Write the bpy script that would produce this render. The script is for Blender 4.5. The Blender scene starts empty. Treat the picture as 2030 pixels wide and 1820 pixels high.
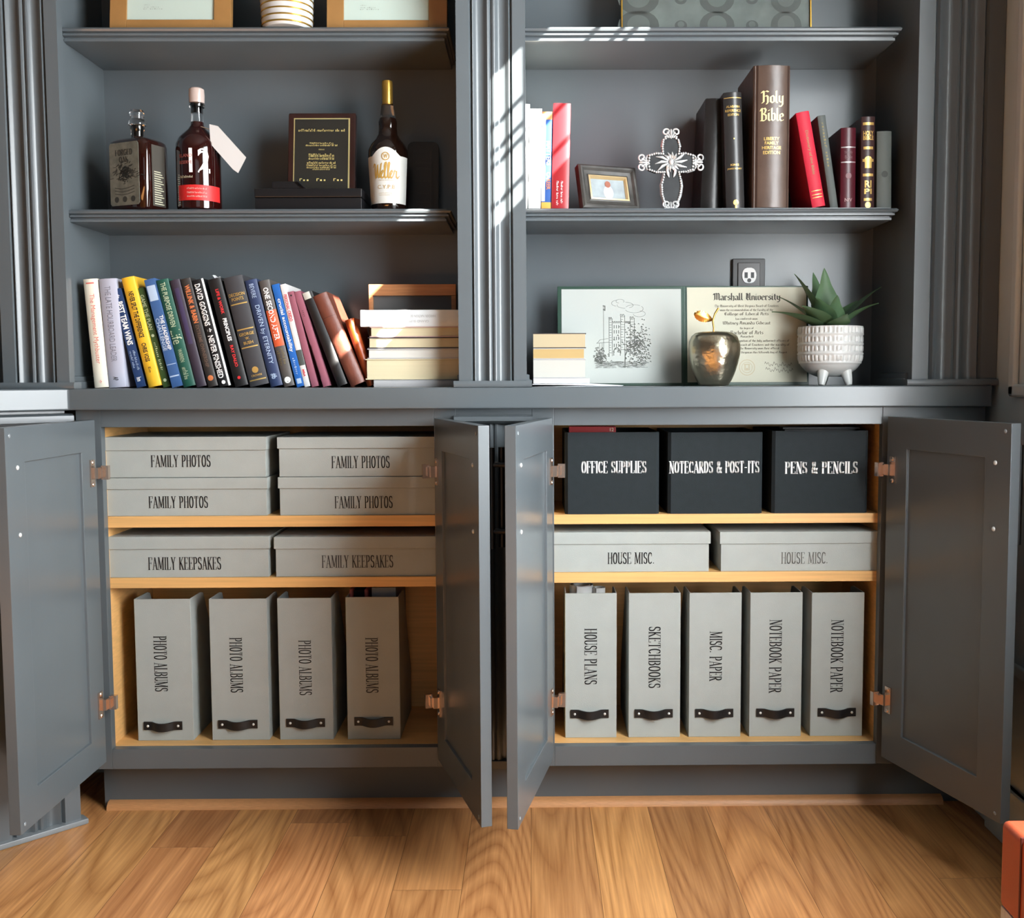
import bpy, bmesh, math, random
from mathutils import Vector, Matrix
R = math.radians
rnd = random.Random(7)
SC = bpy.context.scene
COL = SC.collection

# ------------------------------------------------------------------ camera, light, exposure
F, PIT, YAW, ROL, CZ, CD, PCX, PCY = 2026.3441, .0716, .0086, -.0038, .918, 2.0734, 1074.97, 894.42
fw = Vector((math.sin(YAW)*math.cos(PIT), math.cos(YAW)*math.cos(PIT), -math.sin(PIT)))
rt0 = Vector((math.cos(YAW), -math.sin(YAW), 0)); up0 = rt0.cross(fw)
rt = math.cos(ROL)*rt0 + math.sin(ROL)*up0
up = -math.sin(ROL)*rt0 + math.cos(ROL)*up0
CAM = Vector((0, -CD, CZ))
cam = bpy.data.cameras.new('camera'); cam_o = bpy.data.objects.new('camera', cam); COL.objects.link(cam_o)
m = Matrix((rt, up, -fw)).transposed().to_4x4(); m.translation = CAM; cam_o.matrix_world = m
cam.sensor_fit = 'HORIZONTAL'; cam.sensor_width = 36; cam.lens = F/2030*36
cam.shift_x = (1015-PCX)/2030; cam.shift_y = (PCY-910)/2030; cam.clip_start = .02
SC.camera = cam_o

world = bpy.data.worlds.new('world'); SC.world = world; world.use_nodes = True
wb = world.node_tree.nodes['Background']; wb.inputs[0].default_value = (.75, .85, 1, 1); wb.inputs[1].default_value = .1

sun = bpy.data.lights.new('sun', 'SUN'); sun.energy = 70; sun.angle = R(.25); sun.color = (1, .95, .86)
sun_o = bpy.data.objects.new('sun', sun); COL.objects.link(sun_o)
SUN_DIR = Vector((-1, 1.0, -1.0)).normalized()
sun_o.rotation_euler = SUN_DIR.to_track_quat('-Z', 'Y').to_euler(); sun_o.location = (3, -3, 4)

WY0, WY1, WZ0, WZ1 = -1.9, -.62, .6, 2.12        # daylight window in the right-hand wall
ar = bpy.data.lights.new('window_daylight', 'AREA'); ar.shape = 'RECTANGLE'
ar.size = WZ1-WZ0; ar.size_y = WY1-WY0; ar.energy = 130; ar.color = (.93, .97, 1)
ar_o = bpy.data.objects.new('window_daylight', ar); COL.objects.link(ar_o)
ar_o.location = (1.085, (WY0+WY1)/2, (WZ0+WZ1)/2); ar_o.rotation_euler = (0, R(90), 0)

br = bpy.data.lights.new('rear_window_daylight', 'AREA'); br.shape = 'RECTANGLE'
br.size = 1.4; br.size_y = 1.9; br.energy = 5; br.color = (.97, .98, 1)
br_o = bpy.data.objects.new('rear_window_daylight', br); COL.objects.link(br_o)
br_o.location = (.15, -4.15, 1.45); br_o.rotation_euler = (R(90), 0, 0)

SC.view_settings.view_transform = 'Standard'; SC.view_settings.look = 'None'
SC.view_settings.gamma = 1; SC.view_settings.use_curve_mapping = False
SC.view_settings.exposure = 0.0
SC.cycles.use_denoising = True
SC.cycles.max_bounces = 8; SC.cycles.diffuse_bounces = 2; SC.cycles.sample_clamp_indirect = 4
SC.cycles.caustics_reflective = False; SC.cycles.caustics_refractive = False

# ------------------------------------------------------------------ measuring from the photograph
def at(px, py, Y):
    v = fw*F + rt*(px-PCX) + up*(PCY-py)
    return CAM + v*((Y+CD)/v.y)
def X(px, Y, py=740): return at(px, py, Y).x
def Z(py, Y, px=1015): return at(px, py, Y).z

# ------------------------------------------------------------------ materials
def lin(c): return tuple((v/255/12.92 if v/255 <= .04045 else ((v/255+.055)/1.055)**2.4) for v in c)
MATS = {}
def mat(name, c, rough=.5, metal=0, spec=.5, bump=0, bscale=200, vary=0, vscale=30, coat=0, trans=0, emit=0, stretch=(1, 1, 1), bdist=.001, vlo=None):
    if name in MATS: return MATS[name]
    M = bpy.data.materials.new(name); M.use_nodes = True; nt = M.node_tree
    b = nt.nodes['Principled BSDF']; col = (*lin(c), 1)
    b.inputs['Base Color'].default_value = col; b.inputs['Roughness'].default_value = rough
    b.inputs['Metallic'].default_value = metal; b.inputs['Specular IOR Level'].default_value = spec
    b.inputs['Coat Weight'].default_value = coat; b.inputs['Transmission Weight'].default_value = trans
    b.inputs['Coat Roughness'].default_value = .08
    if emit: b.inputs['Emission Color'].default_value = col; b.inputs['Emission Strength'].default_value = emit
    if bump or vary:
        tc = nt.nodes.new('ShaderNodeTexCoord'); mp = nt.nodes.new('ShaderNodeMapping')
        mp.inputs['Scale'].default_value = stretch; nt.links.new(tc.outputs['Object'], mp.inputs['Vector'])
    if bump:
        n = nt.nodes.new('ShaderNodeTexNoise'); n.inputs['Scale'].default_value = bscale; n.inputs['Detail'].default_value = 3
        bp = nt.nodes.new('ShaderNodeBump'); bp.inputs['Strength'].default_value = bump; bp.inputs['Distance'].default_value = bdist
        nt.links.new(mp.outputs[0], n.inputs['Vector']); nt.links.new(n.outputs['Fac'], bp.inputs['Height']); nt.links.new(bp.outputs[0], b.inputs['Normal'])
    if vary:
        n = nt.nodes.new('ShaderNodeTexNoise'); n.inputs['Scale'].default_value = vscale; n.inputs['Detail'].default_value = 5
        nt.links.new(mp.outputs[0], n.inputs['Vector'])
        rp = nt.nodes.new('ShaderNodeValToRGB')
        lo = (*[v*(1-vary) for v in col[:3]], 1) if vlo is None else (*lin(vlo), 1)
        rp.color_ramp.elements[0].position = .3; rp.color_ramp.elements[0].color = lo
        rp.color_ramp.elements[1].position = .7; rp.color_ramp.elements[1].color = (*[min(1, v*(1+vary)) for v in col[:3]], 1)
        nt.links.new(n.outputs['Fac'], rp.inputs[0]); nt.links.new(rp.outputs[0], b.inputs['Base Color'])
    MATS[name] = M
    return M

PAINT = mat('slate_paint', (91, 98, 102), rough=.28, spec=.55, bump=.04, bscale=350, vary=.05, vscale=6)
WALLP = mat('wall_paint', (200, 208, 206), rough=.6, bump=.05, bscale=300)
CEIL = mat('ceiling_paint', (120, 120, 118), rough=.8)
MAPLE = mat('maple', (226, 176, 112), rough=.42, vary=.1, vscale=5, stretch=(1, 8, 40))
LINEN = mat('grey_linen', (168, 173, 169), rough=.85, spec=.2, bump=.35, bscale=700, vary=.03, vscale=25)
BLKCLOTH = mat('charcoal_cloth', (36, 42, 45), rough=.8, spec=.2, bump=.3, bscale=700, vary=.06, vscale=60)
INK = mat('black_ink', (24, 24, 26), rough=.7)
GREYINK = mat('faded_ink', (112, 112, 108), rough=.7)
MIDINK = mat('worn_ink', (58, 58, 58), rough=.7)
WHITEINK = mat('white_ink', (240, 240, 238), rough=.6)
CREAMINK = mat('cream_ink', (206, 204, 176), rough=.6)
GOLD = mat('gold_foil', (226, 190, 112), rough=.35, metal=.6)
DULLGOLD = mat('dull_gold_foil', (128, 116, 78), rough=.5, metal=.4)
REDINK = mat('red_ink', (205, 44, 48), rough=.6)
PALERED = mat('pale_red_ink', (226, 128, 116), rough=.6)
ORANGEINK = mat('orange_ink', (214, 122, 72), rough=.6)
STEEL = mat('nickel', (190, 176, 160), rough=.22, metal=1)
COPPER = mat('hinge_nickel', (214, 192, 176), rough=.2, metal=.95)
BLACKM = mat('black_metal', (16, 16, 17), rough=.4, metal=.3)
LEATHER_B = mat('black_leather', (17, 17, 18), rough=.45, bump=.3, bscale=500)
PAPER = mat('paper', (236, 232, 220), rough=.8)
CREAMPAGE = mat('cream_pages', (208, 197, 164), rough=.85, vary=.05, vscale=3, stretch=(1, 1, 400), bump=.2, bscale=3)
WHITEPAGE = mat('white_pages', (206, 205, 198), rough=.85, vary=.04, vscale=3, stretch=(1, 1, 400))
GLASS = mat('clear_glass', (250, 250, 250), rough=.02, trans=1)
BUMPER = mat('clear_bumper', (132, 138, 141), rough=.2)
BRIGHT = mat('bright_screw', (216, 217, 214), rough=.25, metal=.2)
WHITE = mat('white_glaze', (204, 206, 204), rough=.3, coat=.2)

def clear_pane():
    M = bpy.data.materials.new('clear_pane'); M.use_nodes = True; nt = M.node_tree; nt.nodes.remove(nt.nodes['Principled BSDF'])
    a = nt.nodes.new('ShaderNodeBsdfTransparent'); g = nt.nodes.new('ShaderNodeBsdfGlossy'); g.inputs['Roughness'].default_value = .04
    f = nt.nodes.new('ShaderNodeFresnel'); f.inputs[0].default_value = 1.45; mx = nt.nodes.new('ShaderNodeMixShader')
    nt.links.new(f.outputs[0], mx.inputs[0]); nt.links.new(a.outputs[0], mx.inputs[1]); nt.links.new(g.outputs[0], mx.inputs[2])
    nt.links.new(mx.outputs[0], nt.nodes['Material Output'].inputs[0])
    return M
def wood_floor():
    M = bpy.data.materials.new('oak_floor'); M.use_nodes = True; nt = M.node_tree; N = nt.nodes.new; L = nt.links.new
    b = nt.nodes['Principled BSDF']; tc = N('ShaderNodeTexCoord'); sp = N('ShaderNodeSeparateXYZ'); L(tc.outputs['Object'], sp.inputs[0])
    def ma(op, a, bb=None):
        n = N('ShaderNodeMath'); n.operation = op
        for i, v in enumerate((a, bb)):
            if v is None: continue
            if isinstance(v, (int, float)): n.inputs[i].default_value = v
            else: L(v, n.inputs[i])
        return n.outputs[0]
    x, y = sp.outputs[0], sp.outputs[1]
    xs = ma('DIVIDE', ma('ADD', x, 2.996), .1245); row = ma('FLOOR', xs); fx = ma('FRACT', xs)
    wn = N('ShaderNodeTexWhiteNoise'); wn.noise_dimensions = '1D'; L(row, wn.inputs['W'])
    ys = ma('DIVIDE', ma('ADD', y, ma('MULTIPLY', wn.outputs['Value'], 5.0)), 1.5); brd = ma('FLOOR', ys); fy = ma('FRACT', ys)
    idc = N('ShaderNodeCombineXYZ'); L(row, idc.inputs[0]); L(brd, idc.inputs[1])
    w2 = N('ShaderNodeTexWhiteNoise'); w2.noise_dimensions = '2D'; L(idc.outputs[0], w2.inputs['Vector'])
    # grain, shifted for every board
    off = N('ShaderNodeVectorMath'); off.operation = 'SCALE'; L(w2.outputs['Color'], off.inputs[0]); off.inputs['Scale'].default_value = 13
    cb = N('ShaderNodeCombineXYZ'); L(ma('MULTIPLY', x, 1.0), cb.inputs[0]); L(ma('MULTIPLY', y, .13), cb.inputs[1])
    ad = N('ShaderNodeVectorMath'); ad.operation = 'ADD'; L(cb.outputs[0], ad.inputs[0]); L(off.outputs[0], ad.inputs[1])
    big = N('ShaderNodeTexNoise'); big.inputs['Scale'].default_value = 5; big.inputs['Detail'].default_value = .6; L(ad.outputs[0], big.inputs['Vector'])
    cf = N('ShaderNodeCombineXYZ'); L(x, cf.inputs[0]); L(ma('MULTIPLY', y, .03), cf.inputs[1])
    af = N('ShaderNodeVectorMath'); af.operation = 'ADD'; L(cf.outputs[0], af.inputs[0]); L(off.outputs[0], af.inputs[1])
    rings = ma('FRACT', ma('MULTIPLY', big.outputs['Fac'], 24.0))
    tri = ma('ABSOLUTE', ma('SUBTRACT', rings, .5))
    fine = N('ShaderNodeTexNoise'); fine.inputs['Scale'].default_value = 190; fine.inputs['Detail'].default_value = 3; L(af.outputs[0], fine.inputs['Vector'])
    g = ma('ADD', ma('MULTIPLY', ma('POWER', ma('MULTIPLY', tri, 2.0), .6), .3), ma('MULTIPLY', fine.outputs['Fac'], .62))
    rp = N('ShaderNodeValToRGB'); e = rp.color_ramp.elements
    e[0].position = .22; e[0].color = (*lin((152, 102, 54)), 1); e[1].position = .75; e[1].color = (*lin((212, 158, 96)), 1)
    L(g, rp.inputs[0])
    hs = N('ShaderNodeHueSaturation'); L(rp.outputs[0], hs.inputs['Color'])
    L(ma('ADD', .84, ma('MULTIPLY', w2.outputs['Value'], .42)), hs.inputs['Value'])
    L(ma('ADD', .4885, ma('MULTIPLY', wn.outputs['Value'], .010)), hs.inputs['Hue'])
    ex = ma('MINIMUM', fx, ma('SUBTRACT', 1.0, fx)); ey = ma('MINIMUM', fy, ma('SUBTRACT', 1.0, fy))
    gap = ma('MINIMUM', ma('MULTIPLY', ex, .1245), ma('MULTIPLY', ey, 1.5))
    gm = ma('MINIMUM', ma('DIVIDE', gap, .0008), 1.0)
    mx = N('ShaderNodeMix'); mx.data_type = 'RGBA'; L(gm, mx.inputs['Factor']); mx.inputs[6].default_value = (*lin((96, 60, 30)), 1); L(hs.outputs[0], mx.inputs[7])
    L(mx.outputs[2], b.inputs['Base Color'])
    b.inputs['Roughness'].default_value = .38; b.inputs['Specular IOR Level'].default_value = .45
    bp = N('ShaderNodeBump'); bp.inputs['Strength'].default_value = .25; bp.inputs['Distance'].default_value = .001
    L(ma('ADD', ma('MULTIPLY', g, .3), gm), bp.inputs['Height']); L(bp.outputs[0], b.inputs['Normal'])
    return M

# ------------------------------------------------------------------ mesh builder
class MB:
    def __init__(s): s.v = []; s.f = []
    def add(s, vs, fs):
        o = len(s.v); s.v += [tuple(v) for v in vs]; s.f += [tuple(i+o for i in f) for f in fs]; return s
    def box(s, x0, x1, y0, y1, z0, z1):
        vs = [(x, y, z) for z in (z0, z1) for y in (y0, y1) for x in (x0, x1)]
        return s.add(vs, [(0, 2, 3, 1), (4, 5, 7, 6), (0, 1, 5, 4), (2, 6, 7, 3), (0, 4, 6, 2), (1, 3, 7, 5)])
    def prism(s, pts, a0, a1, axis='z'):
        n = len(pts)
        def P(p, a):
            if axis == 'z': return (p[0], p[1], a)
            if axis == 'y': return (p[0], a, p[1])
            return (a, p[0], p[1])
        vs = [P(p, a0) for p in pts] + [P(p, a1) for p in pts]
        fs = [tuple(range(n-1, -1, -1)), tuple(range(n, 2*n))] + [(i, (i+1) % n, n+(i+1) % n, n+i) for i in range(n)]
        return s.add(vs, fs)
    def rings(s, rs, closed=True, cap=True):
        n = len(rs[0]); vs = [p for r in rs for p in r]; fs = []
        for k in range(len(rs)-1):
            for i in range(n if closed else n-1):
                j = (i+1) % n; fs.append((k*n+i, k*n+j, (k+1)*n+j, (k+1)*n+i))
        if cap and closed:
            fs.append(tuple(range(n-1, -1, -1))); fs.append(tuple((len(rs)-1)*n+i for i in range(n)))
        return s.add(vs, fs)
    def lathe(s, prof, n=32, c=(0, 0, 0), mod=None, sx=1, sy=1, cap=True):
        rs = []
        for r, z in prof:
            ring = []
            for i in range(n):
                a = 2*math.pi*i/n; q = r*(mod(a, z) if mod else 1)
                ring.append((c[0]+q*math.cos(a)*sx, c[1]+q*math.sin(a)*sy, c[2]+z))
            rs.append(ring)
        return s.rings(rs, cap=cap)
    def tube(s, pts, r, n=8):
        pts = [Vector(p) for p in pts]; rs = []
        for i, p in enumerate(pts):
            t = (pts[min(i+1, len(pts)-1)]-pts[max(i-1, 0)]).normalized()
            u = t.cross(Vector((.13, 1, .07))); 
            if u.length < .05: u = t.cross(Vector((1, 0, 0)))
            u.normalize(); w = t.cross(u); rr = r[i] if isinstance(r, (list, tuple)) else r
            rs.append([tuple(p+u*rr*math.cos(2*math.pi*k/n)+w*rr*math.sin(2*math.pi*k/n)) for k in range(n)])
        return s.rings(rs)
    def ball(s, c, r, n=10, m=6, sc=(1, 1, 1)):
        prof = [(max(1e-4, r*math.sin(math.pi*k/m)), -r*math.cos(math.pi*k/m)) for k in range(m+1)]
        rs = [[(c[0]+q*math.cos(2*math.pi*i/n)*sc[0], c[1]+q*math.sin(2*math.pi*i/n)*sc[1], c[2]+z*sc[2]) for i in range(n)] for q, z in prof]
        return s.rings(rs)
    def map(s, fn): s.v = [tuple(fn(Vector(v))) for v in s.v]; return s

def obj(name, mb, ma_, parent=None, world=False, bevel=0, seg=2, smooth=True, ang=38):
    me = bpy.data.meshes.new(name)
    vs = mb.v
    if world and parent is not None:
        l = parent.location; vs = [(v[0]-l.x, v[1]-l.y, v[2]-l.z) for v in vs]
    me.from_pydata(vs, [], mb.f); me.validate(clean_customdata=False)
    bm = bmesh.new(); bm.from_mesh(me)
    bmesh.ops.recalc_face_normals(bm, faces=bm.faces)
    if bevel:
        ed = [e for e in bm.edges if len(e.link_faces) == 2 and e.calc_face_angle(0) > R(28)]
        bmesh.ops.bevel(bm, geom=ed, offset=bevel, segments=seg, affect='EDGES', profile=.5, clamp_overlap=True)
    bm.to_mesh(me); bm.free()
    if smooth:
        me.shade_smooth(); me.set_sharp_from_angle(angle=R(ang))
    for m_ in (ma_ if isinstance(ma_, list) else [ma_]): me.materials.append(m_)
    o = bpy.data.objects.new(name, me); COL.objects.link(o)
    if bevel and smooth:
        wn = o.modifiers.new('weighted_normals', 'WEIGHTED_NORMAL'); wn.keep_sharp = True; wn.weight = 100
    if parent is not None: o.parent = parent
    return o

def flat(name, vf, ma_, parent=None):
    "lettering and printed marks: a ready list of (verts, faces)"
    mb = MB()
    for v, f in vf: mb.add(v, f)
    me = bpy.data.meshes.new(name); me.from_pydata(mb.v, [], mb.f); me.update()
    me.materials.append(ma_)
    o = bpy.data.objects.new(name, me); COL.objects.link(o)
    if parent is not None: o.parent = parent
    return o

def thing(name, label, cat, loc=(0, 0, 0), rot=(0, 0, 0), group=None):
    o = bpy.data.objects.new(name, None); COL.objects.link(o); o.empty_display_size = .05
    o.location = loc; o.rotation_euler = rot
    return tag(o, label, cat, group)
def tag(o, label, cat, group=None):
    o['label'] = label; o['category'] = cat
    if group: o['group'] = group
    return o
def struct(name, mb, ma_, **k):
    o = obj(name, mb, ma_, **k); o['kind'] = 'structure'; return o

# ------------------------------------------------------------------ lettering
def hull(p):
    p = sorted(set((round(a, 6), round(b, 6)) for a, b in p))
    if len(p) < 3: return p
    def half(q):
        h = []
        for c in q:
            while len(h) > 1 and (h[-1][0]-h[-2][0])*(c[1]-h[-2][1])-(h[-1][1]-h[-2][1])*(c[0]-h[-2][0]) <= 0: h.pop()
            h.append(c)
        return h
    a = half(p); b = half(p[::-1]); return a[:-1]+b[:-1]
def stroke(pts, nib):
    out = []
    for a, b in zip(pts, pts[1:]):
        h = hull([(a[0]+n[0], a[1]+n[1]) for n in nib]+[(b[0]+n[0], b[1]+n[1]) for n in nib])
        if len(h) > 2: out.append(h)
    return out
def rectnib(w, h): return [(w/2, h/2), (-w/2, h/2), (-w/2, -h/2), (w/2, -h/2)]
def arc(cx, cz, rx, rz, a0, a1, n=9): return [(cx+rx*math.cos(R(a0+(a1-a0)*i/n)), cz+rz*math.sin(R(a0+(a1-a0)*i/n))) for i in range(n+1)]
def sf(*xs): return [('t', [(x-.055, z), (x+.055, z)]) for x, z in xs]
K = lambda *p: ('k', list(p)); T = lambda *p: ('t', list(p))
SERIF = {
 'A': (.32, [T((.02, 0), (.15, 1)), K((.15, .98), (.29, 0)), T((.07, .32), (.24, .32))]+sf((.02, 0), (.29, 0))),
 'B': (.30, [K((.05, 0), (.05, 1)), K((.05, 1), *arc(.14, .77, .10, .23, 90, -90), (.05, .54)), K((.05, .54), *arc(.14, .27, .13, .27, 90, -90), (.05, 0))]),
 'C': (.30, [K(*arc(.16, .5, .13, .5, 45, 315, 14)), T((.27, .9), (.27, .68))]),
 'D': (.31, [K((.05, 0), (.05, 1)), K((.05, 1), *arc(.10, .5, .17, .5, 90, -90, 12), (.05, 0))]),
 'E': (.28, [K((.05, 0), (.05, 1)), T((0, 1), (.26, 1)), T((.05, .53), (.19, .53)), T((0, 0), (.27, 0)), T((.26, 1), (.26, .84)), T((.27, 0), (.27, .17)), T((.19, .6), (.19, .46))]),
 'F': (.27, [K((.05, 0), (.05, 1)), T((0, 1), (.26, 1)), T((.05, .53), (.19, .53)), T((.26, 1), (.26, .82)), T((.19, .6), (.19, .46))]+sf((.05, 0))),
 'H': (.33, [K((.05, 0), (.05, 1)), K((.28, 0), (.28, 1)), T((.05, .52), (.28, .52))]+sf((.05, 0), (.05, 1), (.28, 0), (.28, 1))),
 'I': (.12, [K((.06, 0), (.06, 1))]+sf((.06, 0), (.06, 1))),
 'K': (.31, [K((.05, 0), (.05, 1)), T((.26, 1), (.06, .42)), K((.12, .55), (.28, 0))]+sf((.05, 0), (.05, 1), (.26, 1), (.28, 0))),
 'L': (.26, [K((.05, 0), (.05, 1)), T((0, 0), (.25, 0)), T((.25, 0), (.25, .2))]+sf((.05, 1))),
 'M': (.42, [T((.03, 0), (.05, 1)), K((.06, 1), (.2, .06)), T((.2, .06), (.35, 1)), K((.36, 0), (.36, 1))]+sf((.03, 0), (.36, 0), (.04, 1), (.37, 1))),
 'N': (.32, [T((.04, 0), (.04, 1)), K((.05, 1), (.27, 0)), T((.28, 0), (.28, 1))]+sf((.04, 0), (.28, 1), (.03, 1))),
 'O': (.31, [K(*arc(.155, .5, .125, .5, 0, 360, 20))]),
 'P': (.28, [K((.05, 0), (.05, 1)), K((.05, 1), *arc(.13, .74, .11, .26, 90, -90), (.05, .48))]+sf((.05, 0), (.03, 1))),
 'R': (.30, [K((.05, 0), (.05, 1)), K((.05, 1), *arc(.13, .76, .10, .24, 90, -90), (.05, .52)), K((.13, .52), (.27, 0))]+sf((.05, 0), (.27, 0))),
 'S': (.27, [K(*arc(.135, .76, .10, .24, 35, 250, 9), *arc(.135, .25, .105, .25, 70, -150, 9)), T((.23, .92), (.23, .72)), T((.03, .08), (.03, .28))]),
 'T': (.31, [K((.155, 0), (.155, 1)), T((.02, 1), (.29, 1)), T((.02, 1), (.02, .82)), T((.29, 1), (.29, .82))]+sf((.155, 0))),
 'U': (.31, [K((.05, 1), (.05, .2), *arc(.155, .2, .105, .2, 180, 360)), T((.26, .2), (.26, 1))]+sf((.05, 1), (.26, 1))),
 'Y': (.30, [K((.03, 1), (.15, .45)), T((.27, 1), (.15, .45)), K((.15, .45), (.15, 0))]+sf((.03, 1), (.27, 1), (.15, 0))),
 '&': (.37, [K((.33, .02), (.1, .7), *arc(.15, .84, .07, .14, 200, -20, 6), (.2, .66), (.06, .4), *arc(.15, .2, .1, .2, 140, 300, 6), (.33, .45))]),
 '-': (.2, [T((.02, .47), (.16, .47)), T((.02, .44), (.16, .44))]), '.': (.12, [K((.05, .03), (.05, .07))]), ' ': (.17, []),
 'J': (.2, []), 'G': (.31, [K(*arc(.16, .5, .13, .5, 45, 360, 14)), T((.18, .45), (.3, .45))]),
}
BL = {
 'a': (.34, [[(.05, .5), (.15, .6), (.27, .5), (.27, .08), (.33, 0)], [(.27, .35), (.08, .25), (.05, .1), (.14, 0), (.27, .1)]]),
 'b': (.33, [[(.06, 1), (.06, .08), (.15, 0), (.27, .1), (.27, .5), (.17, .6), (.06, .5)]]),
 'c': (.31, [[(.27, .52), (.17, .6), (.05, .5), (.05, .1), (.15, 0), (.27, .08)]]),
 'd': (.33, [[(.08, .95), (.27, .6), (.27, .1), (.17, 0), (.05, .1), (.05, .5), (.17, .6), (.26, .5)]]),
 'e': (.31, [[(.05, .28), (.26, .38), (.26, .5), (.16, .6), (.05, .5), (.05, .1), (.15, 0), (.27, .08)]]),
 'f': (.27, [[(.26, .92), (.18, 1), (.1, .9), (.1, 0)], [(0, .6), (.23, .6)]]),
 'g': (.33, [[(.27, .5), (.16, .6), (.05, .5), (.05, .15), (.15, .05), (.27, .15)], [(.28, .6), (.28, -.2), (.17, -.3), (.05, -.22)]]),
 'h': (.34, [[(.06, 1), (.06, 0)], [(.06, .5), (.18, .6), (.28, .5), (.28, .05), (.22, -.1)]]),
 'i': (.18, [[(.06, .6), (.06, .08), (.13, 0)], [(.06, .8), (.09, .84)]]),
 'k': (.33, [[(.06, 1), (.06, 0)], [(.26, .58), (.08, .32), (.28, 0)]]),
 'l': (.18, [[(.06, 1), (.06, .08), (.13, 0)]]),
 'm': (.50, [[(.06, .6), (.06, 0)], [(.06, .5), (.15, .6), (.24, .5), (.24, 0)], [(.24, .5), (.34, .6), (.43, .5), (.43, .08), (.48, 0)]]),
 'n': (.34, [[(.06, .6), (.06, 0)], [(.06, .5), (.17, .6), (.27, .5), (.27, .08), (.33, 0)]]),
 'o': (.33, [[(.05, .5), (.16, .6), (.27, .5), (.27, .1), (.17, 0), (.05, .1), (.05, .5)]]),
 'r': (.27, [[(.06, .6), (.06, .05), (.13, 0)], [(.06, .48), (.16, .6), (.24, .52)]]),
 's': (.29, [[(.25, .52), (.15, .6), (.06, .5), (.06, .38), (.24, .24), (.24, .1), (.14, 0), (.04, .08)]]),
 't': (.24, [[(.09, .85), (.09, .08), (.18, 0)], [(0, .6), (.2, .6)]]),
 'u': (.34, [[(.06, .6), (.06, .1), (.15, 0), (.27, .1)], [(.27, .6), (.27, .08), (.33, 0)]]),
 'v': (.33, [[(.05, .6), (.05, .1), (.15, 0), (.27, .12), (.27, .5), (.2, .62)]]),
 'w': (.48, [[(.05, .6), (.05, .1), (.13, 0), (.24, .1), (.24, .6)], [(.24, .1), (.32, 0), (.43, .12), (.43, .5), (.37, .62)]]),
 'y': (.33, [[(.05, .6), (.05, .15), (.15, .05), (.27, .15)], [(.27, .6), (.27, -.1), (.16, -.3), (.04, -.25)]]),
 'H': (.5, [[(.0, .85), (.1, 1), (.14, .9), (.14, .1), (.05, 0)], [(.14, .5), (.3, .62), (.4, .5), (.4, .05), (.32, -.1)], [(.14, .92), (.3, 1), (.42, .92)]]),
 'B': (.46, [[(.02, .8), (.1, 1), (.12, .85), (.12, .08), (.03, .02)], [(.12, .95), (.28, 1), (.36, .85), (.3, .62), (.14, .55)], [(.2, .56), (.38, .42), (.38, .12), (.25, 0), (.05, .03)]]),
 'M': (.62, [[(.0, .75), (.08, .95), (.14, .85), (.14, .1), (.05, 0)], [(.14, .85), (.26, 1), (.33, .85), (.33, .05)], [(.33, .85), (.45, 1), (.53, .85), (.53, .1), (.6, 0)]]),
 'U': (.5, [[(.03, .9), (.12, 1), (.1, .75), (.08, .2), (.2, 0), (.38, .15)], [(.38, 1), (.38, .1), (.46, 0)], [(.22, .9), (.22, .25)]]),
 'C': (.42, [[(.38, .85), (.22, 1), (.06, .8), (.06, .2), (.2, 0), (.38, .12)], [(.2, .85), (.2, .18)]]),
 'L': (.42, [[(.1, .9), (.18, 1), (.14, .8), (.14, .15), (.05, .02)], [(.05, .06), (.2, .1), (.38, 0)]]),
 'A': (.46, [[(.05, .8), (.18, 1), (.32, .85), (.32, .1), (.4, 0)], [(.18, .95), (.1, .5), (.02, .05)], [(.1, .45), (.32, .45)]]),
 'W': (.6, [[(.03, .95), (.08, .8), (.08, .15), (.18, 0), (.3, .12)], [(.3, 1), (.3, .15), (.4, 0), (.52, .15), (.52, .8), (.42, 1)]]),
 'G': (.46, [[(.38, .85), (.22, 1), (.06, .8), (.06, .2), (.2, 0), (.38, .12), (.38, .5), (.24, .5)]]),
 'V': (.46, [[(.03, .95), (.08, .8), (.1, .15), (.2, 0), (.36, .2), (.38, .8), (.28, 1)]]),
 'T': (.42, [[(.02, .85), (.14, 1), (.38, .92)], [(.2, .95), (.12, .6), (.1, .2), (.22, 0), (.38, .12)]]),
 ' ': (.2, []),
}
def script_weller():
    P = [(.0, .75), (.06, .98), (.12, .9), (.13, .3), (.18, .04), (.3, .9), (.31, .3), (.37, .05), (.52, .98)]
    Q = [(.44, .1), (.56, .3), (.62, .44), (.57, .54), (.5, .4), (.5, .12), (.58, .02), (.68, .2), (.8, .95), (.76, 1.05), (.71, .85), (.7, .12), (.77, .02), (.86, .2),
         (.98, .95), (.94, 1.05), (.89, .85), (.88, .12), (.95, .02), (1.06, .3), (1.12, .44), (1.07, .54), (1.0, .4), (1.0, .12), (1.08, .02), (1.2, .3), (1.24, .55), (1.28, .46), (1.36, .5), (1.34, .15), (1.42, .02), (1.52, .2)]
    nib = [(.035, .03), (-.035, -.03), (-.02, -.03), (.05, .03)]
    return [h for p in (P, Q) for h in stroke(p, nib)]
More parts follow.
